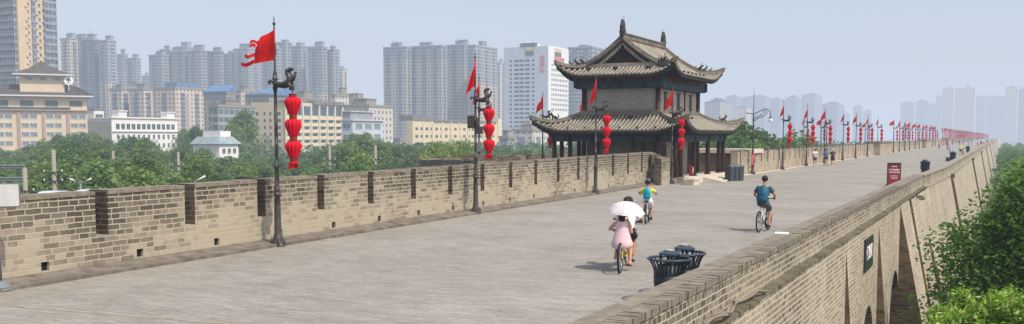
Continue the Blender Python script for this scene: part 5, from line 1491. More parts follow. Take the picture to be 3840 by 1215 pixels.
M['slab_grey'] = basic('grey_balcony_slab', (.27, .30, .33), .8, var=.1, scale=.5)
M['ac'] = basic('air_conditioner', (.55, .53, .5), .7, var=.1)
M['white_bluish'] = basic('bluish_white_cladding', (.5, .56, .62), .8, var=.05, scale=.1)

# A: tall tan tower, top left
C, yaw, w, l, h = block(-70, 62, 224, -60, 415)
t = bld('apartment_tower', 'tall tan apartment tower with dark balcony bays at the top left corner', 'building', C, yaw)
h = 150
nf = 50; body(t, w, l, h, M['tan_wall'])
L0 = l
bay = lambda face, a, b_: None
def glassbay(face, a, b_, depth=1.3, f0=8, f1=46, name='balcony_bay'):
    m = MB(); m.mi = 0
    for f in range(f0, f1):
        z = f*3.0
        m.mi = 0
        if face == 'R': m.box(.01, depth-.15, a, b_, z+1.1, z+2.75)
        else: m.box(a, b_, -depth+.15, -.01, z+1.1, z+2.75)
        m.mi = 1
        if face == 'R': m.box(.01, depth, a-.1, b_+.1, z-.15, z+1.08)
        else: m.box(a-.1, b_+.1, -depth, -.01, z-.15, z+1.08)
        m.mi = 2
        n = max(2, int((b_-a)/1.6))
        for i in range(n+1):
            q = a+(b_-a)*i/n
            if face == 'R': m.box(depth-.149, depth-.1, q-.05, q+.05, z+1.1, z+2.7)
            else: m.box(q-.05, q+.05, -depth+.1, -depth+.149, z+1.1, z+2.7)
    return m.build(name, [M['balcony_glass'], M['slab_grey'], M['frame_white']], t)
glassbay('L', -w+.4, -1.0)
glassbay('R', L0*.66, L0*.98)
glassbay('R', L0*.35, L0*.44, .8)
windows(t, 'R', [L0*.56], [3*f+1.0 for f in range(10, 46)], 1.1, 1.4, M['glass'], True)
windows(t, 'R', [L0*.27], [3*f+1.0 for f in range(10, 46)], .8, 1.2, M['glass'], True)
me = MB(); me.box(0, .5, -.45, .45, 0, .8); me = me.mesh('air_conditioner', M['ac'])
for f in range(12, 45):
    for q in (.21, .49, .66):
        if RND.random() < .8: link('air_conditioner', me, t, (.01 if q != .49 else .05, L0*q+RND.uniform(-.2, .2), 3*f+.3+RND.uniform(0, .4)))

# B: ochre hotel with a grey tiled roof, lower left
phi = math.radians(38)
C = atD(-90, 352, 372); e1 = Vector((math.sin(phi), math.cos(phi), 0)); r_ = ray(330, HOR); n_ = Vector((-r_.y, r_.x, 0)); Lh = -(C-CAM).dot(n_)/e1.dot(n_)
t = thing('hotel', 'ochre hotel with grey tiled roof and rooftop pavilion at the lower left', 'building', (C.x, C.y, -12), -phi)
Hh = C.z+12; m = MB(); m.box(-22, 0, 0, Lh, 0, Hh); m.build('wall', M['hotel_wall'], t)
nb = 7; zs = []
fl = 3.42
for k_ in range(nb+1):
    y_ = Lh-1.4-(Lh-1.4)/nb*0-(k_*(Lh/6.15)) if False else Lh-2.6-k_*8.6
    if y_ < 0: continue
    m = MB(); m.box(.01, .5, y_-4.9+.0, y_-4.9+1.1, 0, Hh-6.2); m.build('pier', M['hotel_pier'], t)
for f in range(9):
    z = Hh-6.6-fl*(f+1)+1.0
    if z < .5: break
    for k_ in range(9):
        y_ = Lh-4.9-2.6-k_*8.6+5.2
        if y_ < 1: continue
        for q in (1.15, 4.15):
            yy = y_-q-1.0
            if k_ == 0 and q > 2: pass
            if 1.2 < yy < Lh-1.5: link('window', WINH, t, (0, yy, z)) if 'WINH' in globals() else None
WINH = win_mesh(2.5, 1.6, 'R', M['glass_pale'])
cnt = 0
for f in range(9):
    z = Hh-6.6-fl*(f+1)+1.0
    if z < .3: break
    for k_ in range(9):
        y_ = Lh-2.6-4.9+1.1-k_*8.6
        for q in (1.6, 4.5):
            yy = y_+q
            if 1.2 < yy < Lh-1.4 and cnt < 98: link('window', WINH, t, (0, yy, z)); cnt += 1
wm = win_mesh(4.6, 2.2, 'R', M['glass_green'])
for yy in [Lh-4-8.6*i for i in range(8)]:
    if yy > 3: link('window', wm, t, (0, yy, Hh-4.3))
m = MB(); m.box(.01, 1.0, -.5, Lh+.3, Hh-6.0, Hh-5.65); m.build('cornice', M['hotel_pier'], t)
m = MB(); m.box(.62, .66, 0, Lh-6, Hh-5.6, Hh-4.7); m.build('glass_balustrade', M['glass_green'], t)
m = MB(); e = 2.3     # hipped tiled roof
m.poly([(e, -e, Hh-.1), (e, Lh+e, Hh-.1), (-5, Lh-4.5, Hh+4.2), (-5, -e, Hh+4.2)]); m.poly([(e, Lh+e, Hh-.1), (-22-e, Lh+e, Hh-.1), (-14, Lh-4.5, Hh+4.2), (-5, Lh-4.5, Hh+4.2)])
m.poly([(-22-e, -e, Hh-.1), (-14, -e, Hh+4.2), (-14, Lh-4.5, Hh+4.2), (-22-e, Lh+e, Hh-.1)]); m.poly([(-5, -e, Hh+4.2), (-5, Lh-4.5, Hh+4.2), (-14, Lh-4.5, Hh+4.2), (-14, -e, Hh+4.2)])
rf = m.build('roof', M['tile_grey'], t)
m = MB(); m.box(-22-e, e, -e, Lh+e, Hh-.6, Hh-.12); m.build('eave', M['frame_white'], rf)
m = MB()
for i in range(60): yy = -e+(Lh+2*e)*i/59; m.sweep([(e, yy, Hh-.02), (-5, min(yy, Lh-4.5), Hh+4.26)], .09, n=4)
m.build('tile_ribs', M['tile_grey'], rf)
# rooftop pavilion and round emblem sign
Cp = atD(252, 318, 385); lp = (Matrix.Rotation(phi, 3, 'Z') @ (Vector((Cp.x, Cp.y, 0))-Vector((C.x, C.y, 0))))
zt = atD(252, 280, 385).z+12
m = MB(); m.box(lp.x-9, lp.x, lp.y-16.5, lp.y-1, Hh, zt); pv = m.build('pavilion', M['hotel_wall'], t)
m = MB(); a0, a1, b0, b1 = lp.x-11, lp.x+2.2, lp.y-19, lp.y+1.4; mx, my = (a0+a1)/2, (b0+b1)/2
for (p, q) in (((a1, b0), (a1, b1)), ((a1, b1), (a0, b1)), ((a0, b1), (a0, b0)), ((a0, b0), (a1, b0))):
    h1, h2 = (p[0]*.45+mx*.55, p[1]*.45+my*.55, zt+2.2), (q[0]*.45+mx*.55, q[1]*.45+my*.55, zt+2.2)
    m.poly([(p[0], p[1], zt), (q[0], q[1], zt), h2, h1]); m.poly([h1, h2, (mx, my, zt+5.4)])
m.build('pavilion_roof', M['tile_grey'], pv)
m = MB(); m.box(a0, a1, b0, b1, zt-.5, zt-.01); m.build('eave', M['frame_white'], pv)
for yy in (lp.y-13.5, lp.y-8.5, lp.y-3.5): link('window', win_mesh(2.4, 1.2, 'R', M['glass_pale']), pv, (lp.x, yy, zt-2.4))
Cs = atD(257, 302, 384)
sgn = thing('emblem_sign', 'round white sign with a dark tree emblem on the hotel roof', 'sign', (Cs.x, Cs.y, Cs.z), TH+.4)
m = MB(); m.sweep([(0, 0, 0), (0, .25, 0)], 1.65, n=28); m.sweep([(0, .1, -1.6), (0, .1, -4.0)], .12, n=6); m.build('disc', M['white_ink'], sgn)
m = MB(); m.prism([(-1.0, -.02, -.1), (1.0, -.02, -.1), (.55, -.02, .45), (.2, -.02, .85), (-.25, -.02, .8), (-.6, -.02, .4)], (0, -.03, 0)); m.box(-.12, .12, -.06, -.02, -.75, -.1); m.box(-.8, .8, -.06, -.02, -.95, -.78); m.build('emblem', basic('dark_green_print', (.02, .09, .07), .6), sgn)

# C: white office with cornice
C, yaw, w, l, h = block(332, 418, 668, 441, 372)
t = bld('office_building', 'low white office with a corniced roof and green windows, left of centre', 'building', C, yaw)
body(t, w, l, h, M['white_paint']); m = MB(); m.box(-w, -.01, -.25, -.004, 0, h-1.2); m.build('grey_side', M['plaster'], t)
m = MB(); m.box(-.5, .45, -.5, l+.3, h-.15, h+.35); m.box(-w-.3, -.5, -.4, .1, h-.3, h+.1); m.build('cornice', M['white_paint'], t)
for f in (0.14, .87): m = MB(); m.box(-3, .35, l*f-1.6, l*f+2.4, h+.35, h+2.4); m.box(-3.2, .6, l*f-1.9, l*f+2.7, h+2.4, h+2.8); m.build('parapet_block', M['white_paint'], t)
us = lin(1.5, l-1.5, 12); windows(t, 'R', us, [h-4.3], (l/12)*.62, 2.1, M['glass_green'])
windows(t, 'R', us, [h-8.0-3.4*i for i in range(6)], (l/12)*.38, 1.7, M['glass_green'])
m = MB(); m.box(.01, .5, 0, l, h-5.2, h-4.95); m.build('band', M['white_paint'], t)
acm = MB(); acm.box(0, .5, -.4, .4, 0, .7); acm = acm.mesh('air_conditioner', M['ac'])
for i in range(26): link('air_conditioner', acm, t, (.01, RND.choice(us)+1.4, h-8.9-3.4*RND.randint(0, 5)))

# smaller blocks around it
C, yaw, w, l, h = block(326, 352, 392, 412, 420)
t = bld('rooftop_building', 'small white block peeping out between the hotel and the office', 'building', C, yaw); body(t, w, l, h, M['white_paint']); m = MB(); m.box(-w, .3, -.3, l, h, h+.5); m.build('roof_slab', M['roof_grey'], t)
windows(t, 'R', lin(1, l-1, 3), [h-3.2], 1.6, 1.4, M['glass'])

def highrise(pl, pc, pr, pyt, D, mat, label, group=None, phi=0.0, bays=True, crown=0, boxes=1, pitch=3.0, glassm=None, name='apartment_tower', ridges=True, seed=0):
    R = random.Random(int(pc*7+pyt)); C, yaw, w, l, h = block(pl, pc, pr, pyt, D, phi)
    t = bld(name, label, 'building', C, yaw, group=group)
    m = MB(); m.box(-w, 0, 0, l, 0, h); m.build('wall', mat, t)
    m = MB(); m.box(-w-.3, .3, -.3, 0, h, h+1.2); m.box(-w-.3, .3, l, l+.3, h, h+1.2); m.box(0, .3, 0, l, h, h+1.2); m.box(-w-.3, -w, 0, l, h, h+1.2); m.build('parapet', M['slab_grey'] if D > 800 else M['concrete'], t)
    if bays:      # projecting window bays, each from the ground to the roof
        gm = glassm or M['balcony_glass']
        nL = max(1, int(w/11)); nR = max(1, int(l/12))
        nz = int(h/pitch)
        for face, n, ln in (('L', nL, w), ('R', nR, l)):
            if (face == 'L' and pl >= pc-4) or (face == 'R' and pr <= pc+4): continue
            for i in range(n):
                c = ln*(i+.5)/n; hw = min(1.5, ln/n*.24)
                m = MB(); z0 = max(0, nz-34)
                for f in range(z0, nz):
                    z = f*pitch
                    for mi, d0, za, zb in ((0, .72, .3, pitch-.3), (1, .8, -.3, .3)):
                        m.mi = mi
                        if face == 'L': m.box(-c-hw, -c+hw, -d0, -.01, z+za, z+zb-.01)
                        else: m.box(.01, d0, c-hw, c+hw, z+za, z+zb-.01)
                m.build('window_bay', [gm, M['tan_wall'] if (face == 'R' and mat.name.startswith('facade_two')) else (M['slab_grey'] if D > 800 else M['concrete'])], t)  # right-face slabs tan on two-tone towers, sunlit warmth put into the colour
    for i in range(boxes):
        bw = min(w*.5, 9); bl = min(l*.4, 9); x0 = -w*R.uniform(.45, .8); y0 = l*R.uniform(.1, .5); hh = R.uniform(3, 6)
        m = MB(); m.box(x0, x0+bw, y0, y0+bl, h, h+hh); m.box(x0-.3, x0+bw+.3, y0-.3, y0+bl+.3, h+hh, h+hh+.4); m.build('roof_box', M['concrete'] if D < 800 else M['slab_grey'], t)
        for k_ in range(2): m = MB(); m.sweep([(x0+1+3*k_, y0+1, h+hh), (x0+1+3*k_, y0+1, h+hh+R.uniform(1.5, 4))], .08, n=4); m.build('antenna', M['iron'], t)
    if crown:     # pavilion-like stepped crown
        m = MB(); cx, cy = -w/2, l/2
        for k_, (s_, zz) in enumerate(((.36, 0), (.27, 2.6), (.16, 5.0))):
            m.box(cx-w*s_, cx+w*s_, cy-l*s_, cy+l*s_, h+zz, h+zz+1.8)
            m.hexa([(cx-w*s_*1.3, cy-l*s_*1.3, h+zz+1.8), (cx+w*s_*1.3, cy-l*s_*1.3, h+zz+1.8), (cx+w*s_*1.3, cy+l*s_*1.3, h+zz+1.8), (cx-w*s_*1.3, cy+l*s_*1.3, h+zz+1.8),
                    (cx-w*s_*.8, cy-l*s_*.8, h+zz+2.7), (cx+w*s_*.8, cy-l*s_*.8, h+zz+2.7), (cx+w*s_*.8, cy+l*s_*.8, h+zz+2.7), (cx-w*s_*.8, cy+l*s_*.8, h+zz+2.7)])
        m.build('crown', M['slab_grey'], t)
    return t, w, l, h

HR = [ # pl, pc, pr, ytop, D, facade, label
 (238, 262, 303, 146, 880, 'cream_grid', 'pale gridded high-rise just right of the top left tower'),
 (276, 306, 345, 141, 905, 'two_tone_b', 'high-rise with grey upper floors, second right of the top left tower'),
 (318, 350, 384, 149, 885, 'blue_glass', 'bluish glazed high-rise slice, third right of the top left tower'),
 (380, 402, 447, 154, 875, 'two_tone_b', 'high-rise with tan lower floors at the right end of the first cluster'),
 (447, 466, 487, 205, 1080, 'strip', 'lower hazy tower left of a stepped neighbour beside the sky gap'),
 (483, 510, 536, 220, 1080, 'two_tone', 'lower hazy tower bordering the wide sky gap on the left'),
 (538, 556, 571, 285, 1350, 'blue_glass', 'very faint low bluish block in the sky gap on the left'),
 (566, 606, 640, 208, 960, 'two_tone', 'dark topped tower opening the long left row after the sky gap'),
 (608, 634, 652, 187, 1010, 'two_tone_b', 'narrow tower standing behind the first of the long left row'),
 (636, 694, 712, 194, 960, 'two_tone', 'broad dark topped tower second in the long left row'),
 (655, 700, 745, 178, 1040, 'two_tone_b', 'tallest back tower of the long left row'),
 (711, 753, 783, 191, 950, 'two_tone', 'dark slab tower with a tan lower side, third in the long left row'),
 (780, 826, 846, 194, 960, 'two_tone', 'tower with a tan edge just left of the waving flag'),
 (840, 868, 900, 204, 1000, 'two_tone', 'dark tower partly behind the streamers of the waving flag'),
 (882, 930, 990, 184, 990, 'two_tone_b', 'grey tower behind the waving flag'),
 (985, 1022, 1062, 182, 960, 'two_tone', 'tower immediately left of the nearest flag pole'),
 (1040, 1072, 1102, 161, 1000, 'two_tone_b', 'highest tower right behind the nearest flag pole bracket'),
 (1096, 1128, 1162, 175, 970, 'strip', 'balconied tower above the nearest red lanterns'),
 (1158, 1208, 1232, 177, 950, 'two_tone', 'dark tower with tan corner right of the nearest lanterns'),
 (1228, 1250, 1278, 188, 965, 'two_tone', 'last dark tower of the long left row before the open sky'),
 (1270, 1286, 1306, 261, 1200, 'cream_grid', 'faint cream block behind the last tower of the left row'),
 (1440, 1522, 1545, 178, 900, 'strip', 'leftmost of the four tall grey towers in the centre group'),
 (1538, 1655, 1678, 173, 900, 'strip', 'wide grey tower second in the centre group'),
 (1674, 1742, 1764, 170, 930, 'strip', 'grey tower with the highest roof box in the centre group'),
 (1756, 1782, 1866, 172, 890, 'two_tone_b', 'grey tower with tan balconies behind the second flag pole'),
 (1862, 1876, 1896, 236, 1150, 'cream_grid', 'slim pale tower slice left of the white hotel'),
 (2128, 2222, 2262, 178, 900, 'office_glass', 'pale glass office tower between the white hotel and the watchtower roof'),
]
for (pl, pc, pr, yt, D, f, lab) in HR:
    highrise(pl, pc, pr, yt, D, FM[f], lab, boxes=2 if D < 1000 else 1)
# middle distance housing
t, w, l, h = highrise(416, 456, 488, 336, 690, FM['resid'], 'mid-rise beige block with stepped roof above the white office, left half', boxes=1, name='apartment_block')
highrise(487, 512, 528, 312, 720, FM['pale_resid'], 'pale stair tower rising between two beige mid-rise blocks', boxes=0, bays=False, name='apartment_block')
highrise(487, 539, 577, 337, 680, FM['resid'], 'mid-rise beige block with pale lit side, right of the stair tower', boxes=1, name='apartment_block')
t, w, l, h = highrise(586, 657, 766, 332, 680, FM['resid'], 'broad beige mid-rise block with a blue roof and a reddish central stripe', boxes=0, name='apartment_block')
m = MB(); m.box(-w*.6, .2, l*.05, l*.86, h+1.2, h+4.2); m.build('blue_roof', M['roof_blue'], t)
m = MB(); m.box(.01, .15, l*.36, l*.47, h*.2, h-4); m.build('red_stripe', M['hotel_pier'], t)
t, w, l, h = highrise(767, 850, 886, 352, 600, FM['resid_grey'], 'grey mid-rise block with a sloping solar roof', boxes=0, name='apartment_block')
m = MB(); m.hexa([(-w, -1, h+1.2), (.5, -1, h+1.2), (.5, l, h+1.2), (-w, l, h+1.2), (-w, -1, h+1.6), (.5, -1, h+1.6), (.5, l, h+6), (-w, l, h+6)]); m.build('solar_roof', M['roof_blue'], t)
highrise(884, 905, 945, 343, 640, FM['resid'], 'beige block squeezed between the solar roof and the waving pole', boxes=1, name='apartment_block')
t, w, l, h = highrise(787, 818, 960, 402, 430, FM['office_glass'], 'low office with green glass bands behind the dark tree', boxes=1, name='office_building', bays=False)
t, w, l, h = highrise(925, 1010, 1100, 356, 560, FM['resid_grey'], 'block with a large blue sheet roof behind the cream office', boxes=0, name='apartment_block')
m = MB(); m.hexa([(-w, -1, h), (1, -1, h), (1, l+1, h), (-w, l+1, h), (-w, -1, h+.5), (1, -1, h+.5), (1, l+1, h+5.5), (-w, l+1, h+5.5)]); m.build('blue_roof', M['roof_blue'], t)
highrise(1075, 1130, 1210, 372, 560, FM['pale_resid'], 'white stepped rooftop block above the cream office', boxes=1, name='apartment_block', bays=False)
highrise(1240, 1258, 1310, 360, 620, FM['pale_resid'], 'plain white block with one small window, right of the cream office', boxes=1, name='apartment_block', bays=False)
highrise(1285, 1330, 1385, 384, 650, FM['pale_resid'], 'white block with stepped roof terraces behind the blue-white hall', boxes=2, name='apartment_block', bays=False)
t, w, l, h = highrise(1290, 1384, 1474, 401, 470, FM['pale_resid'], 'cream block with two columns of narrow windows beside the open sky', boxes=1, name='apartment_block', bays=False)
# cream office with glazed upper storey
C, yaw, w, l, h = block(944, 1068, 1283, 382, 470)
t = bld('office_building', 'cream office block with a glazed top storey and banded windows behind the nearest lanterns', 'building', C, yaw)
body(t, w, l, h, M['cream_wall'])
fz = [h-6.2-3.27*i for i in range(8)]
for uu, ww in ((-w*.86, 2.9), (-w*.60, 1.1), (-w*.43, 1.1), (-w*.2, 2.9)): windows(t, 'L', [uu], fz, ww, 1.5, M['glass'], False)
nb_ = 7; bw = l/nb_
for i in range(nb_):
    y0 = (i+.5)*bw
    link('window', win_mesh(bw*.8, 4.4, 'R', M['glass']), t, (0, y0, h-6.0))
    for z in [h-9.6-3.27*k_ for k_ in range(7)]:
        link('window', win_mesh(bw*.62, 1.35, 'R', M['glass'], False) if i == 0 and z > h-10 else WB_ if False else CREAMW, t, (0, y0, z)) if 'CREAMW' in globals() else None
CREAMW = win_mesh(bw*.62, 1.35, 'R', M['glass'], False)
for i in range(nb_):
    for k_ in range(7): link('window', CREAMW, t, (0, (i+.5)*bw, h-9.6-3.27*k_))
for i in range(nb_+1):
    m = MB(); m.box(.06, .75, i*bw-.45, i*bw+.45, 0, h-.3); m.build('pilaster', M['frame_white'] if 0 < i < nb_ else M['cream_band'], t)
for k_ in range(8): m = MB(); m.box(.01, .42, .5, l-.5, h-8.1-3.27*k_, h-6.9-3.27*k_); m.build('spandrel_band', M['cream_band'], t)
m = MB(); m.box(-4, 1.2, -.6, l*.25, h, h+.9); m.box(-6, 1.2, l*.45, l+.8, h-.6, h+1.1); m.build('roof_edge', M['roof_grey'], t)
# blue-white hall
C, yaw, w, l, h = block(1281, 1322, 1436, 449, 395)
t = bld('office_building', 'bluish white three-storey building with grouped windows and a grey attic', 'building', C, yaw)
body(t, w, l, h, M['white_bluish'])
m = MB(); m.box(-w, -1.5, 0.8, l-5, h, h+3.2); m.build('attic', M['slab_grey'], t)
m = MB(); m.box(-w-.5, .6, -.6, l+.3, h-.3, h+.1); m.box(-w-.3, -1.0, .4, l-4, h+3.2, h+3.5); m.build('roof_edge', M['frame_white'], t)
windows(t, 'R', lin(1, l-1, 3), [h-3.6-4.3*i for i in range(4)], l/3*.68, 2.2, M['glass_pale'])
windows(t, 'L', [-w/2], [h-3.6-4.3*i for i in range(3)], 3.5, 2, M['glass_pale'])
# low building with green roof
C, yaw, w, l, h = block(722, 822, 893, 540, 260)
t = bld('gatehouse', 'low white building with a pale green sheet roof among the trees', 'building', C, yaw)
body(t, w, l, h, M['white_paint'])
windows(t, 'R', lin(.6, l-.6, 3), [h-2.4], 1.1, 1.2, M['glass'])
m = MB(); m.hexa([(-w-.6, -.6, h), (.6, -.6, h), (.6, l+.6, h), (-w-.6, l+.6, h), (-w+.5, 1.2, h+1.9), (-.9, 1.2, h+1.9), (-.9, l-1, h+1.9), (-w+.5, l-1, h+1.9)]); m.build('roof', M['roof_green'], t)
m = MB(); m.box(-w*.9, -w*.25, 3, 7, h+1.2, h+3.4); m.build('roof_box', M['white_paint'], t)
# yellow low office, centre
C, yaw, w, l, h = block(1522, 1545, 1868, 452, 520)
t = bld('office_building', 'long pale yellow low office in front of the four grey towers', 'building', C, yaw)
body(t, w, l*.985, h, M['cream_wall'])
us = lin(2, l-4, 18)
WY = win_mesh(l/18*.5, 1.5, 'R', M['glass'], False)
n_ = 0
for k_ in range(5):
    for u in us:
        if n_ < 96: link('window', WY, t, (0, u, h-5.0-4.0*k_)); n_ += 1
for i in range(10): m = MB(); m.box(.01, .6, l*i/10+.2, l*i/10+1.2, 0, h-.3); m.build('pilaster', M['cream_band'], t)
m = MB(); m.box(-10, .8, l*.22, l*.97, h, h+.9); m.box(-8, .3, 0, l*.2, h, h+2.8); m.build('roof_edge', M['roof_grey'], t)
m = MB(); m.box(-8, .9, l*.985, l*1.03, 0, h+2.5); m.build('end_stair', M['cream_band'], t)
# low white flats under the hotel
t, w, l, h = highrise(1925, 1998, 2075, 492, 500, FM['pale_resid'], 'low white flats at the foot of the white hotel', boxes=1, name='apartment_block', bays=True, glassm=M['glass_pale'])
highrise(1872, 1905, 1930, 520, 430, FM['resid_grey'], 'low grey flat roofed block left of the white flats', boxes=1, bays=False, name='apartment_block')
highrise(1480, 1500, 1520, 528, 420, FM['pale_resid'], 'small low cream block above the trees left of the yellow office', boxes=0, bays=False, name='apartment_block')
highrise(2860, 2900, 2960, 543, 300, FM['pale_resid'], 'low white roofed house behind the flag poles beyond the street lamp', boxes=0, bays=False, name='house', phi=.2)

# N: white hotel tower with red characters
C, yaw, w, l, h = block(1890, 2055, 2130, 172, 800)
t = bld('hotel', 'tall bluish white hotel tower with vertical red characters', 'building', C, yaw)
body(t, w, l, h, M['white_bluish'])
m = MB(); m.box(.01, .25, 0, l, 0, h+.5); lit = m.build('lit_side', M['white_paint'], t)  # whiter skin over the bluish body paints the sunlight on this face
hw_ = win_mesh(w/6*.62, 1.7, 'L', M['glass'], False); hw2 = win_mesh(w/6*.3, 1.7, 'L', M['glass'], False)
for k_ in range(17):
    z = h-12.0-3.55*k_
    for i, u in enumerate((.18, .31, .43, .56, .69)): link('window', hw2 if i == 0 or i == 4 else hw_, t, (-w*(1-u)-w*.02, 0, z))
hr_ = win_mesh(l/12*.5, 1.9, 'R', M['glass'], False); n_ = 0
for k_ in range(10):
    z = h-15.5-4.0*k_
    for u in lin(l*.14, l*.96, 10): link('window', hr_, t, (.26, u, z)); n_ += 1
m = MB(); m.box(-w*.62, -w*.28, -.3, 4, h+.01, h+3.0); m.box(-w*.5, -w*.32, -.35, 4, h-7.0, h-.02); m.build('roof_recess', M['glass'], t)
m = MB(); m.box(-w*.5, -w*.32, -.5, 4, h-3.5, h-.4); m.build('orange_soffit', M['tan_wall'], t)
m = MB(); m.box(.26, .5, l*.3, l*.62, h-7.5, h-3.8); m.build('side_recess', M['glass'], t)
m = MB(); m.box(.26, .6, l*.3, l*.62, h-3.8, h-.8); m.build('side_soffit', M['tan_wall'], t)
m = MB(); m.box(-w*.75, -w*.3, 2, 10, h, h+2.6); m.box(-.8*l, -2, 4, l-3, h, h+1.5) if False else None; m.build('roof_box', M['white_paint'], t)
text_obj('lettering', '\u7d2b\n\u91d1\n\u5c71', 4.6, (-w*.125, -.12, h-14.5), (PI/2, 0, 0), M['red_ink'], t, ext=.1, bold=.12)
text_obj('lettering', '\u7d2b\u91d1\u5c71\u5927\u9152\u5e97', 3.4, (.62, l*.52, h-9.6), (PI/2, 0, PI/2), M['red_ink'], t, ext=.1, bold=.1)

# far right clusters
FR = [
 (2640, 2700, 2744, 384, 1150, 'strip', 'nearer dark blue tower with green terraces right of the watchtower', 1),
 (2716, 2760, 2784, 364, 2100, 'hazed_tower', 'hazy tower with pavilion crown, first right of the watchtower', 1),
 (2762, 2800, 2816, 403, 1350, 'far_yellow', 'shorter slab with a pale vertical edge behind the street lamp', 0),
 (2782, 2868, 2896, 364, 2150, 'hazed_tower', 'broad hazy tower with twin crowns behind the street lamp', 1),
 (2886, 2922, 2945, 371, 2000, 'hazed_tower', 'hazy tower with a pale window strip right of the street lamp', 0),
 (2942, 2984, 3005, 366, 2050, 'hazed_tower', 'hazy tower left of the highest crown in the right cluster', 1),
 (3002, 3056, 3080, 357, 2100, 'hazed_tower', 'highest crowned tower of the cluster right of the street lamp', 1),
 (3080, 3140, 3163, 390, 1900, 'hazed_tower', 'crowned tower with pinkish edge ending the middle right cluster', 1),
 (3160, 3174, 3186, 425, 2500, 'hazed_tower', 'tiny faint block beside the pinkish edged tower', 0),
 (3196, 3220, 3233, 400, 2500, 'hazed_tower', 'lone slim hazy tower left of the smaller domed one', 1),
 (3234, 3254, 3267, 417, 2700, 'hazed_tower', 'small domed hazy tower standing alone', 1),
 (3374, 3410, 3428, 386, 2500, 'hazed_tower', 'domed hazy tower opening the far right skyline', 1),
 (3430, 3466, 3480, 381, 2500, 'hazed_tower', 'second domed hazy tower of the far right skyline', 1),
 (3476, 3496, 3508, 390, 2700, 'hazed_tower', 'plain faint block third in the far right skyline', 0),
 (3505, 3522, 3532, 362, 2500, 'hazed_tower', 'bluish slab against the left flank of the yellowish towers', 0),
 (3529, 3556, 3578, 333, 2000, 'far_yellow', 'left one of the twin yellowish towers above the walkway end', 0),
 (3576, 3626, 3657, 331, 2000, 'far_yellow', 'right one of the twin yellowish towers above the walkway end', 0),
 (3655, 3680, 3694, 364, 2500, 'hazed_tower', 'bluish tower right of the twin yellowish towers', 1),
 (3690, 3704, 3716, 362, 2700, 'hazed_tower', 'slim faint tower with small crown near the vanishing wall', 1),
 (3710, 3750, 3770, 361, 2500, 'hazed_tower', 'broad faint tower directly over the vanishing wall', 0),
 (3762, 3792, 3818, 328, 2000, 'far_yellow', 'yellowish tower near the right edge', 0),
 (3814, 3840, 3870, 335, 2100, 'hazed_tower', 'bluish tower cut off by the right edge', 0)]
for (pl, pc, pr, yt, D, f, lab, cr) in FR:
    if pl > 3190: pc = pr
    highrise(pl, pc, pr, yt, D*1.2, FM[f], lab, crown=cr, boxes=0 if cr else 1, bays=False)

# ------------------------------------------------------------------ vegetation
def leafcloud(R, n, centre, rad, size, m, flat=.8, drop=0.0):
    for _ in range(n):
        while True:
            p = Vector((R.uniform(-1, 1), R.uniform(-1, 1), R.uniform(-1, 1)))
            if .25 < p.length < 1: break
        p = p*(p.length**-.35)
        p = Vector((centre[0]+p.x*rad, centre[1]+p.y*rad, centre[2]+p.z*rad*flat-drop*R.random()))
        a = Vector((R.gauss(0, 1), R.gauss(0, 1), R.gauss(0, .5)-drop*.6)).normalized(); b_ = a.cross(Vector((R.gauss(0, 1), R.gauss(0, 1), R.gauss(0, 1)))).normalized()
        s = size*R.uniform(.6, 1.4); a *= s; b_ *= s*.55
        m.quad(p-a, p-b_*.9+a*.1, p+a, p+b_*.9+a*.1)
def crown_mesh(seed, Rx, H, clumps, per, size, mat, weep=False, base=.35):
    """uneven crown made of leaf clumps; origin at the ground, top near H"""
    R = random.Random(seed); m = MB()
    for i in range(clumps):
        a = R.uniform(0, 2*PI); zf = R.random()**.8; z = H*(base+(1-base)*zf*.93)
        prof = math.sin(min(1, (1-zf)*1.25+.12)*PI*.5)*(.6+.4*R.random())*(1 if zf > .18 else .7)
        r = Rx*prof*R.uniform(.35, 1.0)**.5; cr = Rx*R.uniform(.2, .38)
        leafcloud(R, per, (r*math.cos(a), r*math.sin(a), z), cr, size, m, .75, drop=(1.6 if weep else 0))
    leafcloud(R, per*2, (R.uniform(-.3, .3), R.uniform(-.3, .3), H*.9), Rx*.4, size, m, .9)
    leafcloud(R, per*3, (0, 0, H*.62), Rx*.6, size*1.3, m, .9)
    return m.mesh('crown', mat)
def trunk_mesh(seed, H, Rx, r0=.22):
    R = random.Random(seed+99); m = MB()
    m.sweep([(0, 0, 0), (.1, .05, H*.25), (-.1, .1, H*.5), (.05, 0, H*.8)], [r0, r0*.8, r0*.55, r0*.15], n=7)
    for i in range(6):
        a = R.uniform(0, 2*PI); z0 = H*R.uniform(.28, .5); L = Rx*R.uniform(.5, .85)
        m.sweep([(0, 0, z0), (L*.5*math.cos(a), L*.5*math.sin(a), z0+H*.12), (L*math.cos(a), L*math.sin(a), z0+H*.26)], [r0*.45, r0*.3, r0*.1], n=5)
    return m.mesh('trunk', M['bark'])
PR = []
for i in range(6):
    PR.append((crown_mesh(10+i, 4.2+.4*(i % 3), 12, 46, 70, .3, M['leaf' if i % 2 else 'leaf2']), trunk_mesh(i, 12, 4.2)))
WIL = (crown_mesh(50, 3.6, 12, 46, 90, .22, M['leaf_willow'], weep=True), trunk_mesh(50, 12, 3))
LOW = [crown_mesh(60+i, 4.2, 12, 20, 34, .5, M['leaf2']) for i in range(3)]
PUR = crown_mesh(70, 2.5, 12, 24, 60, .25, M['leaf_purple'])
LGT = [crown_mesh(80+i, 3.6, 12, 40, 70, .22, M['leaf_hedge']) for i in range(2)]
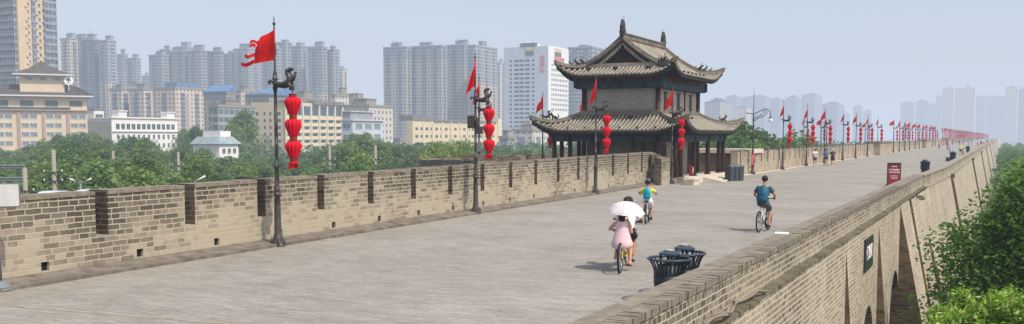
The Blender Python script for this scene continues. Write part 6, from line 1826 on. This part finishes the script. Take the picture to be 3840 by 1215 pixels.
def tree(px, pyt, D, proto, label, group, wid=1.0, trunk=None, gz=-12.0, name='tree', hmin=3.0):
    q = atD(px, pyt, D); H = max(hmin, q.z-gz)
    t = thing(name, label, 'tree', (q.x, q.y, gz), RND.uniform(0, 6.28), group); s = H/12.0
    sw = wid*(.55+.45*s)
    link('crown', proto, t, sc=(sw, sw, s))
    if trunk: link('trunk', trunk, t, sc=(sw, sw, s))
    return t
# skyline of the tree belt on the left (px -> y of the tree tops)
SKY = [(-40, 560), (60, 572), (120, 545), (200, 515), (300, 500), (380, 503), (440, 525), (500, 520), (560, 512), (600, 560), (640, 572), (680, 540), (740, 535), (800, 560), (860, 565), (900, 545), (950, 570), (1040, 580), (1120, 560), (1180, 575), (1250, 545), (1310, 505), (1350, 490), (1400, 525), (1470, 535), (1550, 540), (1640, 540), (1720, 555), (1800, 560), (1860, 555), (1950, 560), (2050, 562), (2120, 558), (2200, 560)]
def sky_y(px):
    for (a, ya_), (b_, yb_) in zip(SKY[:-1], SKY[1:]):
        if a <= px <= b_: return ya_+(yb_-ya_)*(px-a)/(b_-a)
    return 560
gname = 'trees of the dense green belt outside the wall'
n_t = 0
for row, (D, dy, step) in enumerate(((300, 0, 44), (235, 22, 56), (180, 48, 72), (140, 80, 96), (110, 118, 120))):
    px = -60+row*13
    while px < (2230 if row < 2 else 1500):
        yt = sky_y(px)+dy+RND.uniform(-9, 14)
        wall_y = 735-.088*px if px < 1700 else 590
        if yt < wall_y+18 and not (row > 0 and 120 < px < 215 and D < 215 and yt > 690):
            i = n_t % 6
            lab = ('dark green locust tree in the dense belt outside the wall', 'mid green poplar in the dense belt outside the wall')[0 if i % 2 else 1]
            tree(px, yt, D*RND.uniform(.94, 1.08), PR[i][0], lab, ('locust ' if i % 2 else 'poplar ')+gname, wid=RND.uniform(.85, 1.15), trunk=PR[i][1] if row > 2 else None)
            n_t += 1
        px += step*RND.uniform(.75, 1.25)
# far-off wood between the belt and the buildings: one mass
m = MB(); R = random.Random(5)
for i in range(900):
    px = R.uniform(-80, 3400); D = R.uniform(330, 620); yt = R.uniform(548, 566) if px > 1450 else R.uniform(552, 590)
    if 2600 < px < 3400: yt = R.uniform(540, 560); D = R.uniform(380, 800)
    q = atD(px, yt, D); leafcloud(R, 26, (q.x, q.y, q.z-2), 4.5, 1.1, m, .9)
    leafcloud(R, 10, (q.x, q.y, q.z-8), 5.5, 1.6, m, .9)
tag(m.build('far_wood', M['leaf2']), 'hazy far-off wood below the buildings', 'wood', kind='stuff')
for k_, (px, yt, D) in enumerate(((1630, 528, 150), (1690, 522, 160), (1745, 520, 150), (1600, 566, 120), (1660, 560, 118), (1730, 556, 125))):
    tree(px, yt, D, WIL[0], 'bright yellow-green weeping willow left of the second flag pole', 'weeping willows beside the second flag pole', .8, WIL[1], name='willow')
for k_, (px, yt, D) in enumerate(((1940, 566, 190), (1975, 560, 200), (2010, 570, 190), (1905, 582, 170))):
    tree(px, yt, D, LGT[k_ % 2], 'bright green rounded tree below the white hotel', 'bright rounded trees below the white hotel', .9, None)
for k_, (px, yt, D) in enumerate(((905, 655, 120), (935, 660, 125), (965, 662, 122))):
    tree(px, yt, D, PUR, 'purple leaved plum tree peeping over the battlement', 'purple plum trees behind the battlement', .8, None, name='plum_tree')
tree(912, 420, 330, PR[1][0], 'tall dark tree in front of the green glass office', None, 1.1, PR[1][1])
tree(880, 470, 300, PR[3][0], 'dark tree at the left foot of the green glass office', None, .8)
tree(730, 478, 345, PR[0][0], 'tree top rising right behind the white corniced office', None, 1.0)
tree(690, 488, 350, PR[2][0], 'second tree top behind the white corniced office', None, .9)
# behind and right of the watchtower
for k_, (px, yt, D, lab) in enumerate(((2730, 492, 150, 'leafy tree right behind the watchtower eave tip'), (2790, 470, 140, 'highest dark tree between the watchtower and the street lamp'), (2850, 500, 140, 'dark tree behind the street lamp pole'),
                               (2905, 535, 150, 'low tree right of the street lamp'), (2960, 520, 170, 'spreading tree behind the first far flag pole'), (2995, 500, 175, 'tree top between the first two far flag poles'), (2700, 520, 130, 'tree showing through the tower colonnade, right'),
                               (2660, 530, 120, 'tree showing through the tower colonnade, left'), (2760, 520, 125, 'round tree above the pale coped return wall'), (2830, 540, 125, 'low tree above the wall left of the street lamp'))):
    tree(px, yt, D, PR[k_ % 6][0], lab, None, 1.05, PR[k_ % 6][1])
for k_, px in enumerate(range(3040, 3420, 26)):
    tree(px, 548+RND.uniform(-4, 5), 420+RND.uniform(-40, 60), LOW[k_ % 3], 'low hazy tree behind the far flag poles', 'hazy trees behind the far flag poles', 1.1)

# right side: trees standing against the outer wall
def place(x, y, ztop, proto, label, group, wid, trunk=None, name='tree'):
    t = thing(name, label, 'tree', (x, y, -12), RND.uniform(0, 6.28), group); s = (ztop+12)/12
    link('crown', proto, t, sc=(wid, wid, s))
    if trunk: link('trunk', trunk, t, sc=(wid, wid, s))
BANK = [crown_mesh(120+i, 4.4, 12, 70, 110, .17, M['leaf_hedge'], base=.3) for i in range(3)]
BANKF = [crown_mesh(130+i, 4.4, 12, 34, 50, .4, M['leaf_hedge'], base=.3) for i in range(3)]
y = 42.0; k_ = 0
while y < 700:
    dens = 1.0
    for j, xo in enumerate((3.2, 9.5, 17.0)):
        if y < 70 and xo > 10: continue
        zt = RND.uniform(-2.6, -1.0)-(1.0 if (xo < 4 and y < 90) else 0)
        pr = BANK if y < 130 else BANKF
        place(xo+RND.uniform(-1, 1)*.8, y+RND.uniform(-1.5, 1.5), zt, pr[k_ % 3], 'bright green tree in the row along the foot of the outer wall', 'trees along the foot of the outer wall', RND.uniform(.85, 1.1)); k_ += 1
    y += 6.2 if y < 120 else (11 if y < 300 else 24)
# big dark tree nearer the camera
NEAR = crown_mesh(200, 3.6, 12, 200, 280, .075, M['leaf_near'], base=.56)
place(2.1, 36.0, 2.0, NEAR, 'big dark green tree on the right overlapping the outer wall', None, 1.2, trunk_mesh(200, 12, 3.6, .3))
place(6.0, 37.5, 2.4, NEAR, 'big dark green tree cut off by the right edge', None, 1.0)
place(5.2, 30.0, -1.6, NEAR, 'shaded lower tree behind the lime green branches', None, 1.1)
# lime green tree close to the camera: compound leaves on twigs
def lime_crown(seed, centre, R0, H0, n, m, tw):
    R = random.Random(seed)
    for i in range(n):
        a = R.uniform(0, 2*PI); ph = R.uniform(-.2, 1.0); rr = R0*(.55+.5*R.random())
        c = Vector((centre[0]+rr*math.cos(a)*math.sqrt(max(0, 1-ph*ph*.8)), centre[1]+rr*math.sin(a)*math.sqrt(max(0, 1-ph*ph*.8)), centre[2]+H0*ph*(.6+.5*R.random())))
        d = Vector((c.x-centre[0], c.y-centre[1], (c.z-centre[2])*.8+.5)).normalized()
        L = R.uniform(.22, .42); s0 = c-d*L*.5
        tw.sweep([s0-d*.3, s0, c+d*L*.5], [.009, .006, .003], n=4)
        for k_ in range(11):
            q = k_/10; p = s0+d*L*q*1.1; ang = k_*2.4
            o = d.orthogonal().normalized(); o = Matrix.Rotation(ang, 3, d) @ o
            v = (o*.85+d*.5+Vector((0, 0, -.1))).normalized(); w_ = v.cross(Vector((R.gauss(0, .4), R.gauss(0, .4), 1))).normalized()*.021
            ln = R.uniform(.075, .125)
            m.quad(p, p+v*ln*.5-w_, p+v*ln, p+v*ln*.5+w_)
tl = thing('lime_tree', 'lime green tree with feathery leaves in the bottom right corner', 'tree', (0, 0, 0))
m = MB(); tw_ = MB()
for (px, py, D, R0, H0, n, sd) in ((3700, 1275, 15.5, .7, .36, 300, 1), (3830, 1245, 15.0, .7, .5, 330, 2), (3540, 1225, 16.5, .26, .2, 50, 3), (3600, 1165, 17, .16, .26, 26, 4), (3800, 1190, 16.5, .35, .3, 90, 5), (3740, 1310, 15, .8, .4, 220, 6)):
    q = atD(px, py, D); lime_crown(sd, q, R0, H0, n, m, tw_)
m.build('crown', M['leaf_lime'], tl); tw_.build('twigs', M['bark'], tl)
q = atD(3740, 1300, 15.5)
m = MB(); m.sweep([(q.x+.3, q.y, -12), (q.x+.1, q.y, -6), (q.x, q.y, q.z-.3)], [.2, .14, .05], n=8)
for i in range(7):
    a = i*.9; m.sweep([(q.x+.05, q.y, -3), (q.x+.5*math.cos(a), q.y+.5*math.sin(a), -1), (q.x+.9*math.cos(a), q.y+.9*math.sin(a), q.z+.3)], [.06, .04, .015], n=5)
m.build('trunk', M['bark'], tl)

# ------------------------------------------------------------------ street things beyond the wall
for (px, yt, yb_, D, lab) in ((200, 562, 690, 100, 'pale concrete utility pole, tallest, left of the double-armed street lamp'), (92, 628, 735, 95, 'pale post carrying the ends of the grey gantry bars'), (424, 566, 640, 165, 'distant concrete utility pole above the office trees'),
                         (668, 570, 640, 165, 'distant concrete utility pole by the green roofed building'), (1236, 548, 640, 160, 'concrete utility pole right of the nearest lantern string'), (1408, 545, 610, 160, 'concrete utility pole below the blue-white building')):
    q = atD(px, yt, D); t = thing('utility_pole', lab, 'pole', (q.x, q.y, -12), TH)
    m = MB(); m.sweep([(0, 0, 0), (0, 0, q.z+12)], [.3, .2], n=10); m.build('shaft', M['concrete'], t, True)
    m = MB()
    for z in (-4.6, -6.4): m.box(-1.0, 1.0, -.3, -.2, q.z+12+z*.5, q.z+12+z*.5+.12)
    m.build('crossarm', M['iron'], t)
    m = MB()
    for z in (-4.6, -6.4):
        for x in (-.9, .9): m.ball((x, -.25, q.z+12+z*.5+.2), (.08, .08, .11), 6, 4)
    m.build('insulators', M['white_ink'], t)
t = thing('sign_gantry', 'grey horizontal gantry bars at the left edge among the trees', 'gantry', (0, 0, 0))
for (y0, y1) in ((622, 626), (668, 672)):
    A_, B_ = atD(-60, y0, 96), atD(94, y0, 96); m = MB(); m.sweep([A_, B_], .13, n=6); A2, B2 = atD(-60, y0+9, 96), atD(94, y0+9, 96); m.sweep([A2, B2], .09, n=6)
    for i in range(9): m.sweep([A_.lerp(B_, i/8), A2.lerp(B2, min(1, (i+.5)/8))], .05, n=4)
    m.build('truss', M['grey_metal'], t)
q = atD(302, 690, 88); t = thing('street_lamp', 'white double-armed street lamp among the trees on the left', 'street lamp', (q.x, q.y, -12), TH)
zz = q.z+12; m = MB(); m.sweep([(0, 0, 0), (0, 0, zz)], .12, n=8); m.sweep([(-.7, 0, zz+.35), (0, 0, zz), (.7, 0, zz+.38)], .05, n=6); m.build('pole_shaft', M['grey_metal'], t, True)
for sg_ in (-1, 1): m = MB(); m.sweep([(sg_*.5, 0, zz+.28), (sg_*.95, 0, zz+.48)], [.05, .07], n=8); m.build('lamp_head', M['white_ink'], t, True)
q = atD(755, 660, 88); t = thing('street_lamp', 'white single-armed street lamp behind the battlement left of the nearest pole', 'street lamp', (q.x, q.y, -12), TH)
zz = q.z+12; m = MB(); m.sweep([(0, 0, 0), (-.6, 0, zz-.55)], .07, n=8); m.build('pole_shaft', M['grey_metal'], t, True)
m = MB(); m.sweep([(-.6, 0, zz-.5), (.35, 0, zz)], [.05, .08], n=8); m.build('lamp_head', M['white_ink'], t, True)
def shed(pl, pr, py, D, label):  # added block standing in for vehicle roofs beyond the wall
    A_, B_ = atD(pl, py, D), atD(pr, py, D); d = B_-A_; L = d.length; H = (A_.z+B_.z)/2+12
    t = thing('shed', label, 'shed', (A_.x, A_.y, -12), math.atan2(d.y, d.x))
    m = MB(); m.box(.1, L-.1, .1, 2.3, 0, H-.3); m.build('wall', M['white_paint'], t)
    m = MB(); m.prism([(0, 0, H-.3), (0, 0, H-.15), (0, .6, H), (0, 1.8, H), (0, 2.4, H-.15), (0, 2.4, H-.3)], (L, 0, 0)); m.build('roof', M['white_bluish'], t)
shed(130, 205, 721, 60, 'pale blue-white block standing in for a vehicle roof just over the left battlement')
shed(273, 305, 715, 60, 'small pale block standing in for a vehicle roof beside the first firing slot')

# ------------------------------------------------------------------ light, sky, haze
SUN = Vector((1.16, -.34, 1.72)).normalized()
el = math.asin(SUN.z); az = math.atan2(SUN.x, SUN.y)
w = bpy.data.worlds.new('World'); scene.world = w; w.use_nodes = True
nt = w.node_tree; bg = nt.nodes['Background']; sk = nt.nodes.new('ShaderNodeTexSky'); sk.sky_type = 'NISHITA'; sk.sun_disc = False
sk.sun_elevation = el; sk.sun_rotation = az; sk.air_density = 1.0; sk.dust_density = 3.0; sk.ozone_density = 2.0
vm = nt.nodes.new('ShaderNodeVectorMath'); vm.operation = 'MULTIPLY'; vm.inputs[1].default_value = (1.12, 1.0, .97); nt.links.new(sk.outputs[0], vm.inputs[0]); nt.links.new(vm.outputs[0], bg.inputs[0]); bg.inputs[1].default_value = .19
sd = bpy.data.lights.new('sun', 'SUN'); sd.energy = 4.5; sd.angle = math.radians(.55); sd.color = (1.0, .94, .84)
so = bpy.data.objects.new('sun', sd); col.objects.link(so); so.rotation_euler = SUN.to_track_quat('Z', 'Y').to_euler()
# humid summer haze: a real homogeneous layer lying over the whole city
k = bpy.data.materials.new('haze_air'); k.use_nodes = True; t_ = k.node_tree; t_.nodes.clear()
o_ = t_.nodes.new('ShaderNodeOutputMaterial'); ab = t_.nodes.new('ShaderNodeVolumeAbsorption'); em = t_.nodes.new('ShaderNodeEmission'); ad = t_.nodes.new('ShaderNodeAddShader')
SIG = .00046; ab.inputs['Color'].default_value = (0, 0, 0, 1); ab.inputs['Density'].default_value = SIG
em.inputs['Color'].default_value = (.63, .715, .86, 1); em.inputs['Strength'].default_value = SIG
t_.links.new(ab.outputs[0], ad.inputs[0]); t_.links.new(em.outputs[0], ad.inputs[1]); t_.links.new(ad.outputs[0], o_.inputs['Volume'])
m = MB(); m.box(-6400, 6400, -390, 8900, -40, 260)
hz = m.build('haze', k); hz['kind'] = 'structure'; hz['label'] = 'pale blue summer haze over the city'
scene.view_settings.view_transform = 'Standard'; scene.view_settings.look = 'None'; scene.view_settings.exposure = 0
scene.render.engine = 'CYCLES'; scene.cycles.use_denoising = True
scene.cycles.max_bounces = 6; scene.cycles.transparent_max_bounces = 8
